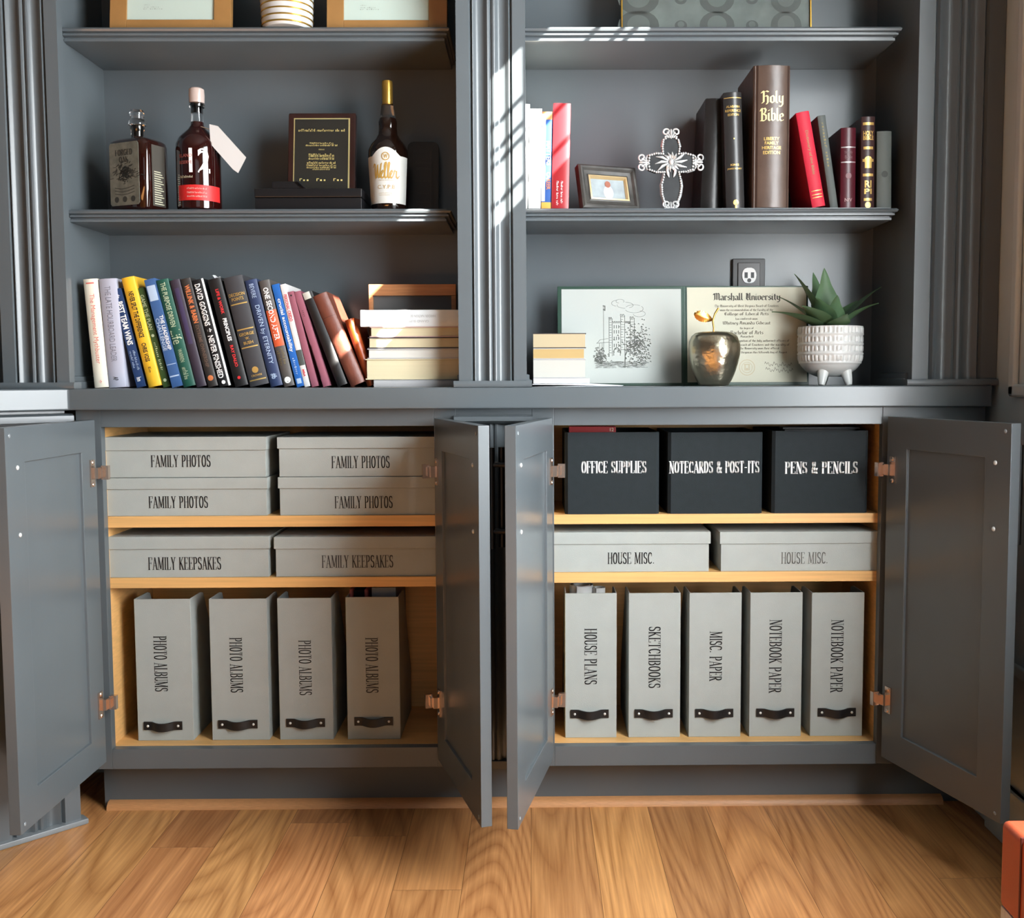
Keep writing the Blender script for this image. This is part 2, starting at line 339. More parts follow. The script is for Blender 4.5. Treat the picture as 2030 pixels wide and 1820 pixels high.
def polys_of(text, style):
    out = []; x = 0
    if style == 'serif' or style == 'serifbold':
        kn = rectnib(.078, .035) if style == 'serif' else rectnib(.105, .045); tn = rectnib(.032, .032)
        for ch in text:
            w, st = SERIF[ch]
            for kind, p in st: out += stroke([(a+x, b) for a, b in p], kn if kind == 'k' else tn)
            x += w+.055
    elif style == 'black':
        nib = [(.055, .03), (-.055, -.03), (-.03, -.05), (.06, .0)]
        for ch in text:
            w, st = BL.get(ch, BL['n'])
            for p in st: out += stroke([(a+x, b) for a, b in p], nib)
            x += w+.03
    elif style == 'weller': out = script_weller()
    elif style == 'scribble':      # print too small to read: rows of word-like dashes
        r2 = random.Random(len(text)*7+3)
        for wl in text.split(' '):
            for ch in wl:
                h = r2.choice((.6, .6, .7, 1.0)); out += [[(x, 0), (x+.16, 0), (x+.16, h), (x, h)]] if r2.random() < .5 else [[(x, 0), (x+.07, 0), (x+.07, h), (x, h)], [(x, h*.75), (x+.22, h*.75), (x+.22, h), (x, h)]]
                x += .32
            x += .3
    return [([(a, b) for a, b in h], [tuple(range(len(h)))]) for h in out]
TXT = {}
def bfont(text, bold):
    k = (text, bold)
    if k in TXT: return TXT[k]
    cu = bpy.data.curves.new('tmp', 'FONT'); cu.body = text; cu.resolution_u = 2; cu.fill_mode = 'FRONT'; cu.offset = bold
    o = bpy.data.objects.new('tmp', cu); COL.objects.link(o)
    dg = bpy.context.evaluated_depsgraph_get(); dg.update()
    me = bpy.data.meshes.new_from_object(o.evaluated_get(dg))
    v = [(a.co.x, a.co.y) for a in me.vertices]; f = [tuple(p.vertices) for p in me.polygons]
    bpy.data.objects.remove(o); bpy.data.curves.remove(cu); bpy.data.meshes.remove(me)
    TXT[k] = [(v, f)]
    return TXT[k]
def text2d(text, style='sans', w=None, h=None, center=True):
    "list of (2d verts, faces), scaled to width w and cap height h about the middle"
    if style in ('sans', 'bold', 'heavy'): P = bfont(text, {'sans': 0, 'bold': .018, 'heavy': .03}[style])
    else: P = polys_of(text, style)
    xs = [a for v, _ in P for a, b in v]; zs = [b for v, _ in P for a, b in v]
    x0, x1, z0, z1 = min(xs), max(xs), min(zs), max(zs)
    sx = w/(x1-x0) if w else h/(z1-z0); sz = h/(z1-z0) if h else sx
    cx, cz = ((x0+x1)/2, (z0+z1)/2) if center else (x0, z0)
    return [([((a-cx)*sx, (b-cz)*sz) for a, b in v], f) for v, f in P]
def place(P, fn): return [([fn(a, b) for a, b in v], f) for v, f in P]
def onfront(x, z, y): return lambda a, b: (x+a, y, z+b)
def downfront(x, z, y): return lambda a, b: (x+b, y, z-a)

# ================================================================== the room
ZT = .90                                    # countertop height
WX = .932                                   # right-hand wall
struct('floor', MB().box(-2.6, WX+.03, -4.4, .3, -.05, 0), wood_floor())
struct('ceiling', MB().box(-2.6, WX+.1, -4.4, .4, 2.75, 2.8), CEIL)
struct('wall_back', MB().box(-2.7, WX+.1, .27, .35, 0, 2.8), WALLP)
struct('wall_left', MB().box(-2.7, -2.6, -4.4, .3, 0, 2.8), mat('far_wall_paint', (62, 65, 68), rough=.7))
SUN_GAPS = [(-1.06, -.66, 2.225, 2.545), (-1.27, -1.11, 2.375, 2.475), (-1.325, -1.235, 2.292, 2.37), (-1.23, -1.145, 2.225, 2.29)]   # wall openings added and shaped to throw the leaf-broken sun patches
wr = MB(); x0, x1 = WX, WX+.03
ysx = sorted({-4.4, .3, WY0, WY1}|{t_[0] for t_ in SUN_GAPS}|{t_[1] for t_ in SUN_GAPS}); zsx = sorted({0, 2.75, WZ0, WZ1}|{t_[2] for t_ in SUN_GAPS}|{t_[3] for t_ in SUN_GAPS})
for ya, yb in zip(ysx, ysx[1:]):
    for za, zb in zip(zsx, zsx[1:]):
        yc, zc = (ya+yb)/2, (za+zb)/2
        if (WY0 < yc < WY1 and WZ0 < zc < WZ1) or any(t_[0] < yc < t_[1] and t_[2] < zc < t_[3] for t_ in SUN_GAPS): continue
        wr.box(x0, x1, ya, yb, za, zb)
wr.box(x1, WX+.165, WY0-.02, WY0, WZ0, WZ1); wr.box(x1, WX+.165, WY1, WY1+.02, WZ0, WZ1); wr.box(x1, WX+.165, WY0-.02, WY1+.02, WZ0-.02, WZ0); wr.box(x1, WX+.165, WY0-.02, WY1+.02, WZ1, WZ1+.02)
struct('wall_right', wr, WALLP)
rw = MB(); rw.box(-2.6, -.55, -4.4, -4.3, 0, 2.75); rw.box(.85, WX+.1, -4.4, -4.3, 0, 2.75); rw.box(-.55, .85, -4.4, -4.3, 0, .5); rw.box(-.55, .85, -4.4, -4.3, 2.4, 2.75)
struct('wall_rear', rw, mat('far_wall_paint', (62, 65, 68), rough=.7))
WALLD = mat('far_wall_paint', (62, 65, 68), rough=.7)
TRIMW = mat('white_trim', (222, 222, 218), rough=.4)
BLOCKER = mat('sun_blocker_white', (240, 238, 230), rough=.9)
zc0 = Z(790, -.1)
w1m = MB()
for a_, b_, c_, d_ in ((WY1, WY1+.08, WZ0-.07, WZ1+.07), (WY0-.08, WY0, WZ0-.07, WZ1+.07), (WY0, WY1, WZ1, WZ1+.07), (WY0, WY1, WZ0-.07, WZ0)): w1m.box(WX-.014, WX, a_, b_, c_, d_)
for a_, b_, c_, d_ in ((WY1+.062, WY1+.08, WZ0-.07, WZ1+.07), (WY0-.08, WY0-.062, WZ0-.07, WZ1+.07)): w1m.box(WX-.02, WX-.014, a_, b_, c_, d_)
w1 = struct('window_1', w1m, WALLP, bevel=.003)
struct('sun_blocker', MB().box(WX+.165, WX+.169, WY0-.02, WY1+.02, WZ0-.02, WZ1+.02), BLOCKER, parent=w1)  # added sheet closing the opening; blocks low sun in place of trees outside
w2 = MB(); ta = SUN_GAPS[0]
for zz in (2.267, 2.345, 2.372, 2.422): w2.box(WX, WX+.006, ta[0], ta[1], zz-.004, zz+.004)
w2.box(WX, WX+.006, -.974, -.966, ta[2], ta[3])
struct('sun_gap_bars', w2, TRIMW)  # bars across the largest added opening, set to stripe the sun patch
struct('window_3', MB().box(-.57, .87, -4.39, -4.37, .46, .5).box(-.57, .87, -4.39, -4.37, 2.4, 2.44).box(.14, .16, -4.39, -4.37, .5, 2.4), TRIMW)

# picture-frame panel mouldings, chair rail and baseboard on the right-hand wall
def panel_moulding(n, z0, z1, y0, y1):
    mb = MB(); p = [(0, 0), (-.006, .003), (-.012, .012), (-.006, .02), (0, .024)]
    for a, b, zz in ((y0, y1, z0), (y0, y1, z1-.024)): mb.prism([(WX+q, zz+r) for q, r in p], a, b, 'y') if False else mb.box(WX-.012, WX, a, b, zz, zz+.024)
    for yy in (y0, y1-.024): mb.box(WX-.012, WX, yy, yy+.024, z0, z1)
    struct(n, mb, WALLP, bevel=.005, seg=3)
panel_moulding('trim_1', Z(790, -.1), 2.1, -.5, -.094)
panel_moulding('trim_2', Z(1332, -.1), Z(940, -.1), -.5, -.105)
struct('baseboard_right', MB().box(WX-.014, WX, -4.3, -.05, 0, .12).box(WX-.018, WX, -4.3, -.05, .105, .12), WALLP, bevel=.003)

# ================================================================== built-in cabinetry
def fluted(x0, x1, y, z0, z1, back, mb=None):
    "door-casing profile: two coves between a double bead"
    c = (x0+x1)/2; s = (x1-x0)/138
    P = [(-69, 0), (-43, 0), (-39.5, 7), (-36, .5), (-34, 1.5), (-30.5, 5), (-25, 7.8), (-19, 8), (-15, 7), (-12, 5.5), (-9, 1.5), (-6.5, 0), (-3, 1), (0, 4.5),
         (3, 1), (6.5, 0), (9.5, 1.2), (13, 5.5), (15.5, 7), (19, 8), (25, 7.8), (30.5, 5), (34, 1.5), (36, .5), (39.5, 7), (43, 0), (69, 0)]
    pts = [(c+a*s, y+d*.0011) for a, d in P]+[(x1, back), (x0, back)]
    return (mb or MB()).prism(pts, z0, z1)

def shaker_door(parent, hx, ang, sgn, label):
    "sgn +1: hinge on the left; closed door runs along +x. Inner face towards +y."
    W_, z0, z1, th = .3385, .1368, .8378, .02
    d = bpy.data.objects.new('door', None)
    st = .062
    o_ = [(0, z0), (W_, z0), (W_, z1), (0, z1)]; i_ = [(st, z0+st), (W_-st, z0+st), (W_-st, z1-st), (st, z1-st)]
    mb = MB().rings([[(x, y, z) for x, z in q] for q, y in ((i_, -th+.006), (i_, -th), (o_, -th), (o_, 0), (i_, 0), (i_, -.0055))])
    hl = []
    # bar pull on the outer face, its screws and the bumpers on the inner face
    pull = MB(); px_, zs = W_-.036, (.652, .768)
    pull.tube([(px_, -th-.032, zs[0]-.03), (px_, -th-.032, zs[1]+.03)], .006, 12)
    for z in zs: pull.tube([(px_, -th-.032, z), (px_, -th+.001, z)], .0045, 10)
    parts = [('pull_handle', pull, BLACKM)]
    for z in zs: parts.append(('handle_screw', MB().ball((px_, .0004, z), .0042, 12, 6, (1, .6, 1)), BRIGHT))
    for z in (z0+.014, z1-.014): parts.append(('bumper', MB().ball((W_-.014, .0003, z), .0038, 10, 6, (1, .4, 1)), BUMPER))
    hinges = []
    for z in (.732, .262):
        h = MB()
        h.box(.012, .03, -.001, .0028, z-.027, z+.027)                       # cup plate on the door
        h.ball((.021, .003, z+.022), .0045, 8, 5, (1, .5, 1)); h.ball((.021, .003, z-.022), .0045, 8, 5, (1, .5, 1))
        h.box(.008, .022, .0, .013, z-.011, z+.011)                          # knuckle
        h.box(-.002, .014, .006, .018, z-.009, z+.009); h.box(-.004, .006, .012, .026, z-.014, z+.014)
        hinges.append(h)
    def flip(mb_): return mb_ if sgn > 0 else mb_.map(lambda v: (-v.x, v.y, v.z))
    flip(mb)
    o = obj('door', mb, PAINT, bevel=.0012, seg=2)
    o.parent = parent
    for n, b_, m_ in parts: obj(n, flip(b_), m_, o)
    for h in hinges: obj('hinge', flip(h), COPPER, o, bevel=.001)
    l = parent.location; o.location = (hx-l.x, -.0225-l.y, -l.z); o.rotation_euler = (0, 0, -sgn*ang)
    if label: o['label'] = label
    return o

FRM = .02                                   # face-frame thickness
ZO0, ZO1, ZF = .1545, .8215, .1122
def base_cabinet(xl, xr, ol, or_, label, shelves, doors):
    t = thing('base_cabinet', label, 'cabinet', ((xl+xr)/2, .12, 0))
    ff = MB(); ff.box(xl, ol, 0, FRM, ZF, .8563); ff.box(or_, xr, 0, FRM, ZF, .8563); ff.box(ol, or_, 0, FRM, ZO1, .8563); ff.box(ol, or_, 0, FRM, ZF, ZO0)
    obj('face_frame', ff, PAINT, t, True, bevel=.001)
    for a in (ol-.018, or_+.004): obj('side_panel', MB().box(a, a+.014, FRM, .262, ZO0-.02, .84), MAPLE, t, True)
    obj('back_panel', MB().box(ol-.018, or_+.018, .262, .268, ZO0-.02, .84), MAPLE, t, True)
    obj('bottom_panel', MB().box(ol-.004, or_+.004, FRM, .262, ZO0-.014, ZO0+.0015), MAPLE, t, True)
    for (zt, zb) in shelves: obj('shelf', MB().box(ol-.003, or_+.003, .024, .26, zb, zt), MAPLE, t, True, bevel=.0008)
    obj('toe_kick', MB().box(xl, xr, .0744, .09, 0, ZF), PAINT, t, True)
    for d in doors: shaker_door(t, *d)
    return t
YS = .024
sl = [(Z(1023, YS, 500), Z(1045, YS, 500)), (Z(1145, YS, 500), Z(1165, YS, 500))]
sr = [(Z(1019, YS, 1400), Z(1038, YS, 1400)), (Z(1134, YS, 1400), Z(1154, YS, 1400))]
base_cabinet(-.925, -.158, -.8748, -.2015, 'slate grey base cabinet on the left, holding the photo and keepsake boxes', sl,
             [(-.8772, R(91), 1, 'left door, inner side catching the light'), (-.1985, R(108), -1, 'right door, inner side in shadow')])
base_cabinet(-.003, .9205, .0415, .7111, 'slate grey base cabinet on the right, holding the black bins and house boxes', sr,
             [(.0382, R(101.5), 1, 'left door, inner side catching the light'), (.7135, R(107), -1, 'right door by the wall, inner side dark')])
# pilaster between the two base cabinets
t = thing('base_pilaster', 'fluted slate pilaster between the two base cabinets, behind the middle doors', 'pilaster', (-.0805, 0, .112))
obj('shaft', fluted(-.149, -.012, -.012, ZF, .827, .02), PAINT, t, True, ang=30)
obj('cap', MB().prism([(.0, .826), (-.016, .826), (-.024, .832), (-.024, .840), (-.018, .843), (0, .843)], -.1593, -.0014, 'x'), PAINT, t, True)
obj('plinth', MB().box(-.158, -.003, -.016, .02, ZF, .13), PAINT, t, True, bevel=.002)
obj('stile', MB().box(-.1579, -.0031, .001, .09, ZF, .8563), PAINT, t, True)
obj('toe_kick', MB().box(-.1579, -.0031, .0744, .09, 0, ZF), PAINT, t, True)

# countertop, with its 45 degree turn on the left
ctp = [(-.9245, -.03), (.9205, -.03), (.9205, .262), (-2.0, .262), (-2.0, -.9), (-1.7945, -.9)]
ct = obj('countertop', MB().prism(ctp, .8568, ZT), mat('counter_paint', (90, 97, 101), rough=.26, spec=.5, vary=.05, vscale=6), bevel=.0035, seg=3)
tag(ct, 'long slate grey countertop running under the bookcases and turning at the left', 'countertop')

# angled corner unit at the left
cu = thing('corner_cabinet', 'slate grey corner cabinet turned at 45 degrees, half behind the leftmost door', 'cabinet', (-.935, -.002, 0), (0, 0, R(45)))
# local x runs towards the viewer-left along the front (negative), front face at local y = 0
obj('body', MB().box(-1.1, -.002, .02, .2, 0, .8563), PAINT, cu, bevel=.002)
obj('pilaster', fluted(-.172, -.008, -.001, .012, .826, .02), PAINT, cu, ang=30)
obj('front_panel', MB().box(-.62, -.19, .006, .02, .11, .826).box(-1.1, -.62, .0, .02, .012, .8563), PAINT, cu, bevel=.001)
obj('cap', MB().prism([(.02, .826), (-.012, .826), (-.02, .834), (-.02, .846), (-.012, .850), (.02, .850)], -1.1, .0, 'x'), PAINT, cu)
obj('shoe', MB().box(-.2, .004, -.012, .02, 0, .012), mat('shoe_highlight', (128, 134, 137), rough=.3), cu, bevel=.003)  # paler than the paint: the shoe's glossy highlight is put into its colour

# quarter-round shoe moulding in floor colour
sh = [(.0744, 0)]+[(.0744-.019*math.cos(a), .0165*math.sin(a)) for a in [R(v) for v in (0, 30, 60, 90)]]
OAKT = mat('oak_trim', (196, 140, 92), rough=.45, vary=.12, vscale=20, stretch=(3, 30, 30))
struct('trim_3', MB().prism(sh, -.915, .878, 'x'), OAKT)

# ------------------------------------------------------------------ bookcases on the counter
BK = .2366; PF = -.022
ZTOP = 2.25
Z1t, Z1b, Z2t, Z2b = 1.6240, 1.5958, 1.2633, 1.2373
def nosed_shelf(name, xl, xr, zt, zb, parent, lret, rret):
    "shelf board whose front edge is a stepped moulding, mitred round the free end(s)"
    h = zt-zb
    prof = [(.012, 1.0), (.012, .93), (.003, .90), (0, .78), (.002, .64), (.009, .60), (.009, .56), (.006, .52), (.006, .40), (.009, .36), (.014, .33), (.014, .26), (.011, .22), (.011, .04), (.014, 0)]
    y0 = .034; vs = []; rs = []
    for d, q in prof:
        z = zb+h*q
        a = xl+(d if lret else 0); b = xr-(d if rret else 0)
        rs.append([(a, BK-.001, z), (a, y0+d, z), (b, y0+d, z), (b, BK-.001, z)])
    return obj(name, MB().rings(rs), PAINT, parent, True, ang=25)
def bookcase(xl, xr, wl, wr_, label, ends):
    t = thing('bookcase', label, 'bookcase', ((xl+xr)/2, .12, ZT))
    obj('back_panel', MB().box(wl-.02, wr_+.02, BK, BK+.014, ZT, ZTOP), PAINT, t, True)
    obj('side_panel', MB().box(wl-.02, wl, .002, BK, ZT, ZTOP), PAINT, t, True)
    obj('side_panel', MB().box(wr_, wr_+.02, .002, BK, ZT, ZTOP), PAINT, t, True)
    obj('top_panel', MB().box(wl, wr_, .002, BK, ZTOP-.03, ZTOP), PAINT, t, True)
    for zt, zb in ((Z1t, Z1b), (Z2t, Z2b)): nosed_shelf('shelf', ends[0], ends[1], zt, zb, t, ends[2], ends[3])
    for sg, xa in ((1, wl), (-1, wr_)):
        obj('base_moulding', MB().prism([(xa, ZT), (xa+sg*.011, ZT), (xa+sg*.011, ZT+.013), (xa+sg*.006, ZT+.015), (xa+sg*.006, ZT+.024), (xa, ZT+.026)], .002, .16, 'y'), PAINT, t, True)
    return t
bookcase(-.9243, -.1485, -.9415, -.1475, 'left slate grey bookcase bay with bourbon bottles, plaque and leaning books', (-.9405, -.165, False, True))
bookcase(-.0128, .7604, -.0135, .7625, 'right slate grey bookcase bay with bibles, diploma and potted plant', (-.013, .747, False, True))
def pilaster(xl, xr, y, back, bx0, bx1, label):
    t = thing('fluted_pilaster', label, 'pilaster', ((xl+xr)/2, 0, ZT), group=None)
    obj('shaft', fluted(xl, xr, y, ZT+.012, ZTOP, back), PAINT, t, True, ang=30)
    obj('base_block', MB().prism([(back, ZT), (y-.009, ZT), (y-.0105, ZT+.003), (y-.0105, ZT+.009), (y-.008, ZT+.0125), (back, ZT+.0125)], bx0, bx1, 'x'), PAINT, t, True)
pilaster(-1.056, -.9243, PF, .0015, -1.061, -.9115, 'leftmost fluted slate pilaster, beside the leaning books')
pilaster(-.1485, -.0128, PF, .0015, -.1585, -.0025, 'middle fluted slate pilaster striped by a patch of sunlight')
pilaster(.7604, .9305, PF, .0015, .748, .9305, 'rightmost fluted slate pilaster against the side wall')
obj_l = obj('side_bookcase', MB().box(-2.2, -1.058, .09, .25, ZT, ZTOP), PAINT)
tag(obj_l, 'recessed dark unit at the left picture edge beyond the leftmost pilaster', 'cabinet')

# ================================================================== storage boxes in the base cabinets
YB = .03                                    # front face of the boxes
def lidded_box(x0, x1, ytop, ylid, ybot, text, tx0, tx1, tyc, th, label, ink, zbase, group):
    yf = YB; w0, w1 = X(x0, yf, ybot), X(x1, yf, ybot)
    zt, zl, zb = Z(ytop, yf-.003, (x0+x1)/2), Z(ylid, yf-.003, (x0+x1)/2), zbase
    t = thing('lidded_box', label, 'box', ((w0+w1)/2, yf+.11, zb), group=group)
    D = .2
    b = MB(); b.box(w0+.003, w1-.003, yf, yf+D, zb, zt-.002); obj('box_body', b, LINEN, t, True, bevel=.0012)
    l = MB(); l.box(w0, w1, yf-.003, yf+D+.003, zl, zt); obj('lid', l, LINEN, t, True, bevel=.0015)
    cx, cz = X((tx0+tx1)/2, yf, tyc), Z(tyc, yf, (tx0+tx1)/2)
    P = place(text2d(text, 'serif', X(tx1, yf)-X(tx0, yf), Z(0, yf)-Z(th, yf)), lambda a, b_: (cx+a-t.location.x, yf-.0006-t.location.y, cz+b_-t.location.z))
    flat('lettering', P, ink, t)
    return t
G1 = 'linen boxes of family photos'
zs1 = sl[0][0]; zs2 = sl[1][0]
zb2 = Z(947, YB, 370)+.0005; zb2r = Z(945, YB, 700)+.0005
lidded_box(198, 530.5, 866, 893, 947, 'FAMILY PHOTOS', 299, 418, 914, 25, 'grey linen lidded box lettered FAMILY PHOTOS, top of the left stack', INK, zb2, G1)
lidded_box(204, 532.5, 947.5, 970, 1025, 'FAMILY PHOTOS', 294.5, 413, 995.5, 25, 'grey linen lidded box lettered FAMILY PHOTOS, bottom of the left stack', INK, zs1, G1)
lidded_box(551, 872, 866, 889, 945, 'FAMILY PHOTOS', 657, 773, 916, 25.5, 'grey linen lidded box lettered FAMILY PHOTOS, top of the right stack', INK, zb2r, G1)
lidded_box(552.5, 874, 945.5, 968, 1023, 'FAMILY PHOTOS', 663, 779, 995.5, 25.5, 'grey linen lidded box lettered FAMILY PHOTOS, bottom of the right stack', INK, zs1, G1)
G2 = 'linen boxes of family keepsakes'
lidded_box(207, 536, 1064, 1089, 1144, 'FAMILY KEEPSAKES', 293, 439.5, 1117, 27, 'left grey linen box lettered FAMILY KEEPSAKES, on the second maple shelf', INK, zs2, G2)
lidded_box(544.5, 872, 1064, 1088, 1142, 'FAMILY KEEPSAKES', 637, 780.5, 1113, 26.5, 'right grey linen box lettered FAMILY KEEPSAKES, beside the inner door', MIDINK, zs2, G2)
G3 = 'linen boxes of house papers'
zr1, zr2 = sr[0][0], sr[1][0]
lidded_box(1088, 1408, 1055, 1079, 1134, 'HOUSE MISC.', 1204, 1297, 1106.5, 24.5, 'grey linen box with crisp black HOUSE MISC. lettering', INK, zr2, G3)
lidded_box(1426, 1742, 1054, 1078, 1133, 'HOUSE MISC.', 1548, 1641, 1106, 24.5, 'grey linen box with faded HOUSE MISC. lettering, nearer the wall', GREYINK, zr2, G3)

def fabric_bin(x0, x1, ytop, text, tx0, tx1, tyc, th, label, extra=None):
    yf = YB; w0, w1 = X(x0, yf, 940), X(x1, yf, 940); zb = zr1; zt = Z(ytop, yf, (x0+x1)/2); D = .2
    t = thing('fabric_bin', label, 'storage bin', ((w0+w1)/2, yf+.1, zb), group='charcoal cloth bins')
    def rr(a0, a1, b0, b1, r=.006):
        return [(a0+r, b0), (a1-r, b0), (a1, b0+r), (a1, b1-r), (a1-r, b1), (a0+r, b1), (a0, b1-r), (a0, b0+r)]
    o, i = rr(w0, w1, yf, yf+D), rr(w0+.004, w1-.004, yf+.004, yf+D-.004)
    rs = [[(a, b, zb) for a, b in o], [(a, b, zt-.001) for a, b in o], [(a+(.001 if a < (w0+w1)/2 else -.001), b, zt) for a, b in o], [(a, b, zt) for a, b in i], [(a, b, zb+.004) for a, b in i]]
    obj('bin_body', MB().rings(rs), BLKCLOTH, t, True, ang=30)
    cx, cz = X((tx0+tx1)/2, yf, tyc), Z(tyc, yf, (tx0+tx1)/2)
    flat('lettering', place(text2d(text, 'serifbold', X(tx1, yf)-X(tx0, yf), Z(0, yf)-Z(th, yf)), lambda a, b_: (cx+a-t.location.x, yf-.0007-t.location.y, cz+b_-t.location.z)), WHITEINK, t)
    return t, (w0+.006, w1-.006, yf+.006, yf+D-.006, zb+.005, zt)
_, in1 = fabric_bin(1120, 1307, 857, 'OFFICE SUPPLIES', 1152, 1282, 926, 26, 'charcoal cloth bin lettered OFFICE SUPPLIES in white')
fabric_bin(1324.5, 1512, 857, 'NOTECARDS & POST-ITS', 1325.5, 1506, 926, 26, 'middle one of the three charcoal cloth bins, its white lettering starting with NOTECARDS')
_, in3 = fabric_bin(1531, 1721, 854, 'PENS & PENCILS', 1555, 1701, 927, 26, 'charcoal cloth bin lettered PENS & PENCILS in white')
RED = mat('red_card', (150, 22, 26), rough=.5)
t = thing('pencil_carton', 'red carton marked 12 poking out of the office supplies bin', 'carton', (X(1175, .07, 850), .09, in1[4]))
obj('carton', MB().box(X(1128, .07, 850), X(1221, .07, 850), .07, .1, in1[4], Z(845.5, .07, 1170)), RED, t, True, bevel=.001)
flat('lettering', place(text2d('12', 'bold', None, .0075), lambda a, b: (X(1213, .07)+a-t.location.x, .0694-t.location.y, Z(851.5, .07, 1213)+b-t.location.z)), CREAMINK, t)
t = thing('desk_tray', 'thin black tray edge poking out of the pens and pencils bin', 'tray', (X(1630, .12, 850), .13, in3[4]))
obj('tray_body', MB().box(X(1560, .08, 850), X(1706, .08, 850), .1, .13, in3[4], Z(847.5, .1, 1640)), BLACKM, t, True, bevel=.001)
obj('tray_rim', MB().box(X(1556, .08, 850), X(1710, .08, 850), .098, .132, Z(851, .1, 1640), Z(846.5, .1, 1640)), BLACKM, t, True, bevel=.001)

def magazine_file(x0t, x1t, x0b, ytop, ybot, text, tyc, tlen, th, hy, hx0, hx1, label, ink, yaw=0, txc=None):
    yf = .045; zb = ZO0+.0018
    w = X(x1t, yf, ytop)-X(x0t, yf, ytop); zt = Z(ytop, yf, x0t); h = zt-zb
    wl = X(x0b, yf, 1400)
    t = thing('magazine_file', label, 'magazine file', (wl, yf, zb), (0, 0, yaw), group='linen magazine files')
    D, th_ = .195, .0025
    b = MB()
    b.box(0, w, 0, th_, 0, h)
    side = [(th_, 0), (D, 0), (D, .1), (.085, h-.004), (.07, h), (th_, h)]
    b.prism(side, 0, th_, 'x'); b.prism(side, w-th_, w, 'x')
    b.box(th_, w-th_, D-th_, D, 0, .1); b.box(th_, w-th_, th_, D-th_, 0, th_)
    obj('file_body', b, LINEN, t, bevel=.0006, seg=1)
    s = (2.0734+yf)/F
    cx = ((txc if txc else (hx0+hx1)/2)-(x0t*.4+x0b*.6))*s
    flat('lettering', place(text2d(text, 'serif', tlen*s, th*s), lambda a, b_: (cx+b_, -.0006, Z(tyc, yf, 1015)-zb-a)), ink, t)
    # leather pull: strap bowed outwards and sagging a little between two rivets
    hz = Z(hy, yf, 1015)-zb; xa, xb = (hx0-x0b)*s, (hx1-x0b)*s; hw = .0092
    rs = []
    n = 14
    for i in range(n+1):
        q = i/n; x = xa+(xb-xa)*q
        c = max(0, math.sin(math.pi*min(1, max(0, (q-.2)/.6)))) if .2 < q < .8 else 0
        y = -.0006-.010*c; dz = -.0016*c
        rs.append([(x, y, hz+hw+dz), (x, y-.0022, hz+hw*.92+dz), (x, y-.0022, hz-hw*.92+dz), (x, y, hz-hw+dz)])
    st = obj('strap_handle', MB().rings(rs), LEATHER_B, t)
    for x in (xa+.0085, xb-.0085): obj('rivet', MB().ball((x, -.0028, hz), .0028, 10, 6, (1, .7, 1)), BRIGHT, st)
    return t
mf = [(264.5, 376, 272, 1188, 1484, 1311.5, 114, 26, 1434, 285, 362, 319, INK), (413.5, 528, 419.5, 1187.5, 1481, 1315, 113, 25, 1432, 432.5, 511.5, 469, INK),
      (550, 657, 554, 1186, 1479.5, 1321, 113, 25, 1430, 567.5, 645.5, 606, MIDINK), (684.5, 790, 688.5, 1184, 1476, 1317, 113.5, 25, 1428, 702.5, 780.5, 738, MIDINK)]
mn = ['leftmost grey linen file lettered PHOTO ALBUMS, its right side showing', 'second grey linen file lettered PHOTO ALBUMS counted from the left', 'third grey linen file lettered PHOTO ALBUMS counted from the left', 'rightmost grey linen file lettered PHOTO ALBUMS, stuffed with a blue and a pink album']
for (a, b, c, yt, yb_, tc, tl, th, hy, h0, h1, tx, ink), lb in zip(mf, mn):
    f4 = magazine_file(a, b, c, yt, yb_, 'PHOTO ALBUMS', tc, tl, th, hy, h0, h1, lb, ink, 0, tx)
mg = [(1120, 1222.5, 1120.5, 1176.5, 'HOUSE PLANS', 1302.5, 115, 25, 1131.5, 1208.5, 1172, 'grey linen file lettered HOUSE PLANS with white rolls inside'),
      (1247.5, 1350.5, 1246, 1176, 'SKETCHBOOKS', 1305, 126, 24, 1258.5, 1335.5, 1299, 'grey linen file lettered SKETCHBOOKS'),
      (1366, 1469.5, 1365.5, 1175.5, 'MISC. PAPER', 1303.5, 103, 25, 1378.5, 1455.5, 1419.5, 'grey linen file lettered MISC. PAPER'),
      (1488, 1591.5, 1485.5, 1175, 'NOTEBOOK PAPER', 1304.5, 152, 25, 1499.5, 1576.5, 1538, 'left of the two grey linen files lettered NOTEBOOK PAPER'),
      (1609.5, 1713.5, 1606.5, 1175, 'NOTEBOOK PAPER', 1305, 151, 25, 1621.5, 1698.5, 1660, 'right of the two grey linen files lettered NOTEBOOK PAPER')]
for (a, b, c, yt, tx_, tc, tl, th, h0, h1, txc, lb) in mg: magazine_file(a, b, c, yt, 1467, tx_, tc, tl, th, 1416, h0, h1, lb, INK, 0, txc)
# contents of two files
zc = ZO0+.005
BLUEC = mat('dusty_blue_cloth', (120, 138, 156), rough=.7, bump=.2); PINKC = mat('dusty_rose', (150, 86, 92), rough=.6); DARKPG = mat('dark_pages', (22, 16, 16), rough=.9)
t = thing('photo_album', 'dusty blue album standing in the rightmost photo albums file', 'album', (X(761, .07, 1180), .1, zc))
xa, xb = X(737, .07, 1180), X(785, .07, 1180); zt_ = Z(1165, .07, 760)
obj('cover', MB().prism([(xa, .24-.01), (xa, .07), (xb, .07), (xb, .23), (xb-.002, .23), (xb-.002, .072), (xa+.002, .072), (xa+.002, .23)], zc, zt_), BLUEC, t, True, bevel=.0006)
obj('pages', MB().box(xa+.0025, xb-.0025, .0725, .226, zc+.002, zt_-.004), PAPER, t, True)
t = thing('photo_album', 'dusty rose album with dark pages in the rightmost photo albums file', 'album', (X(708, .07, 1180), .1, zc))
xa, xb = X(692, .07, 1180), X(730, .07, 1180); zt_ = Z(1168, .07, 700)
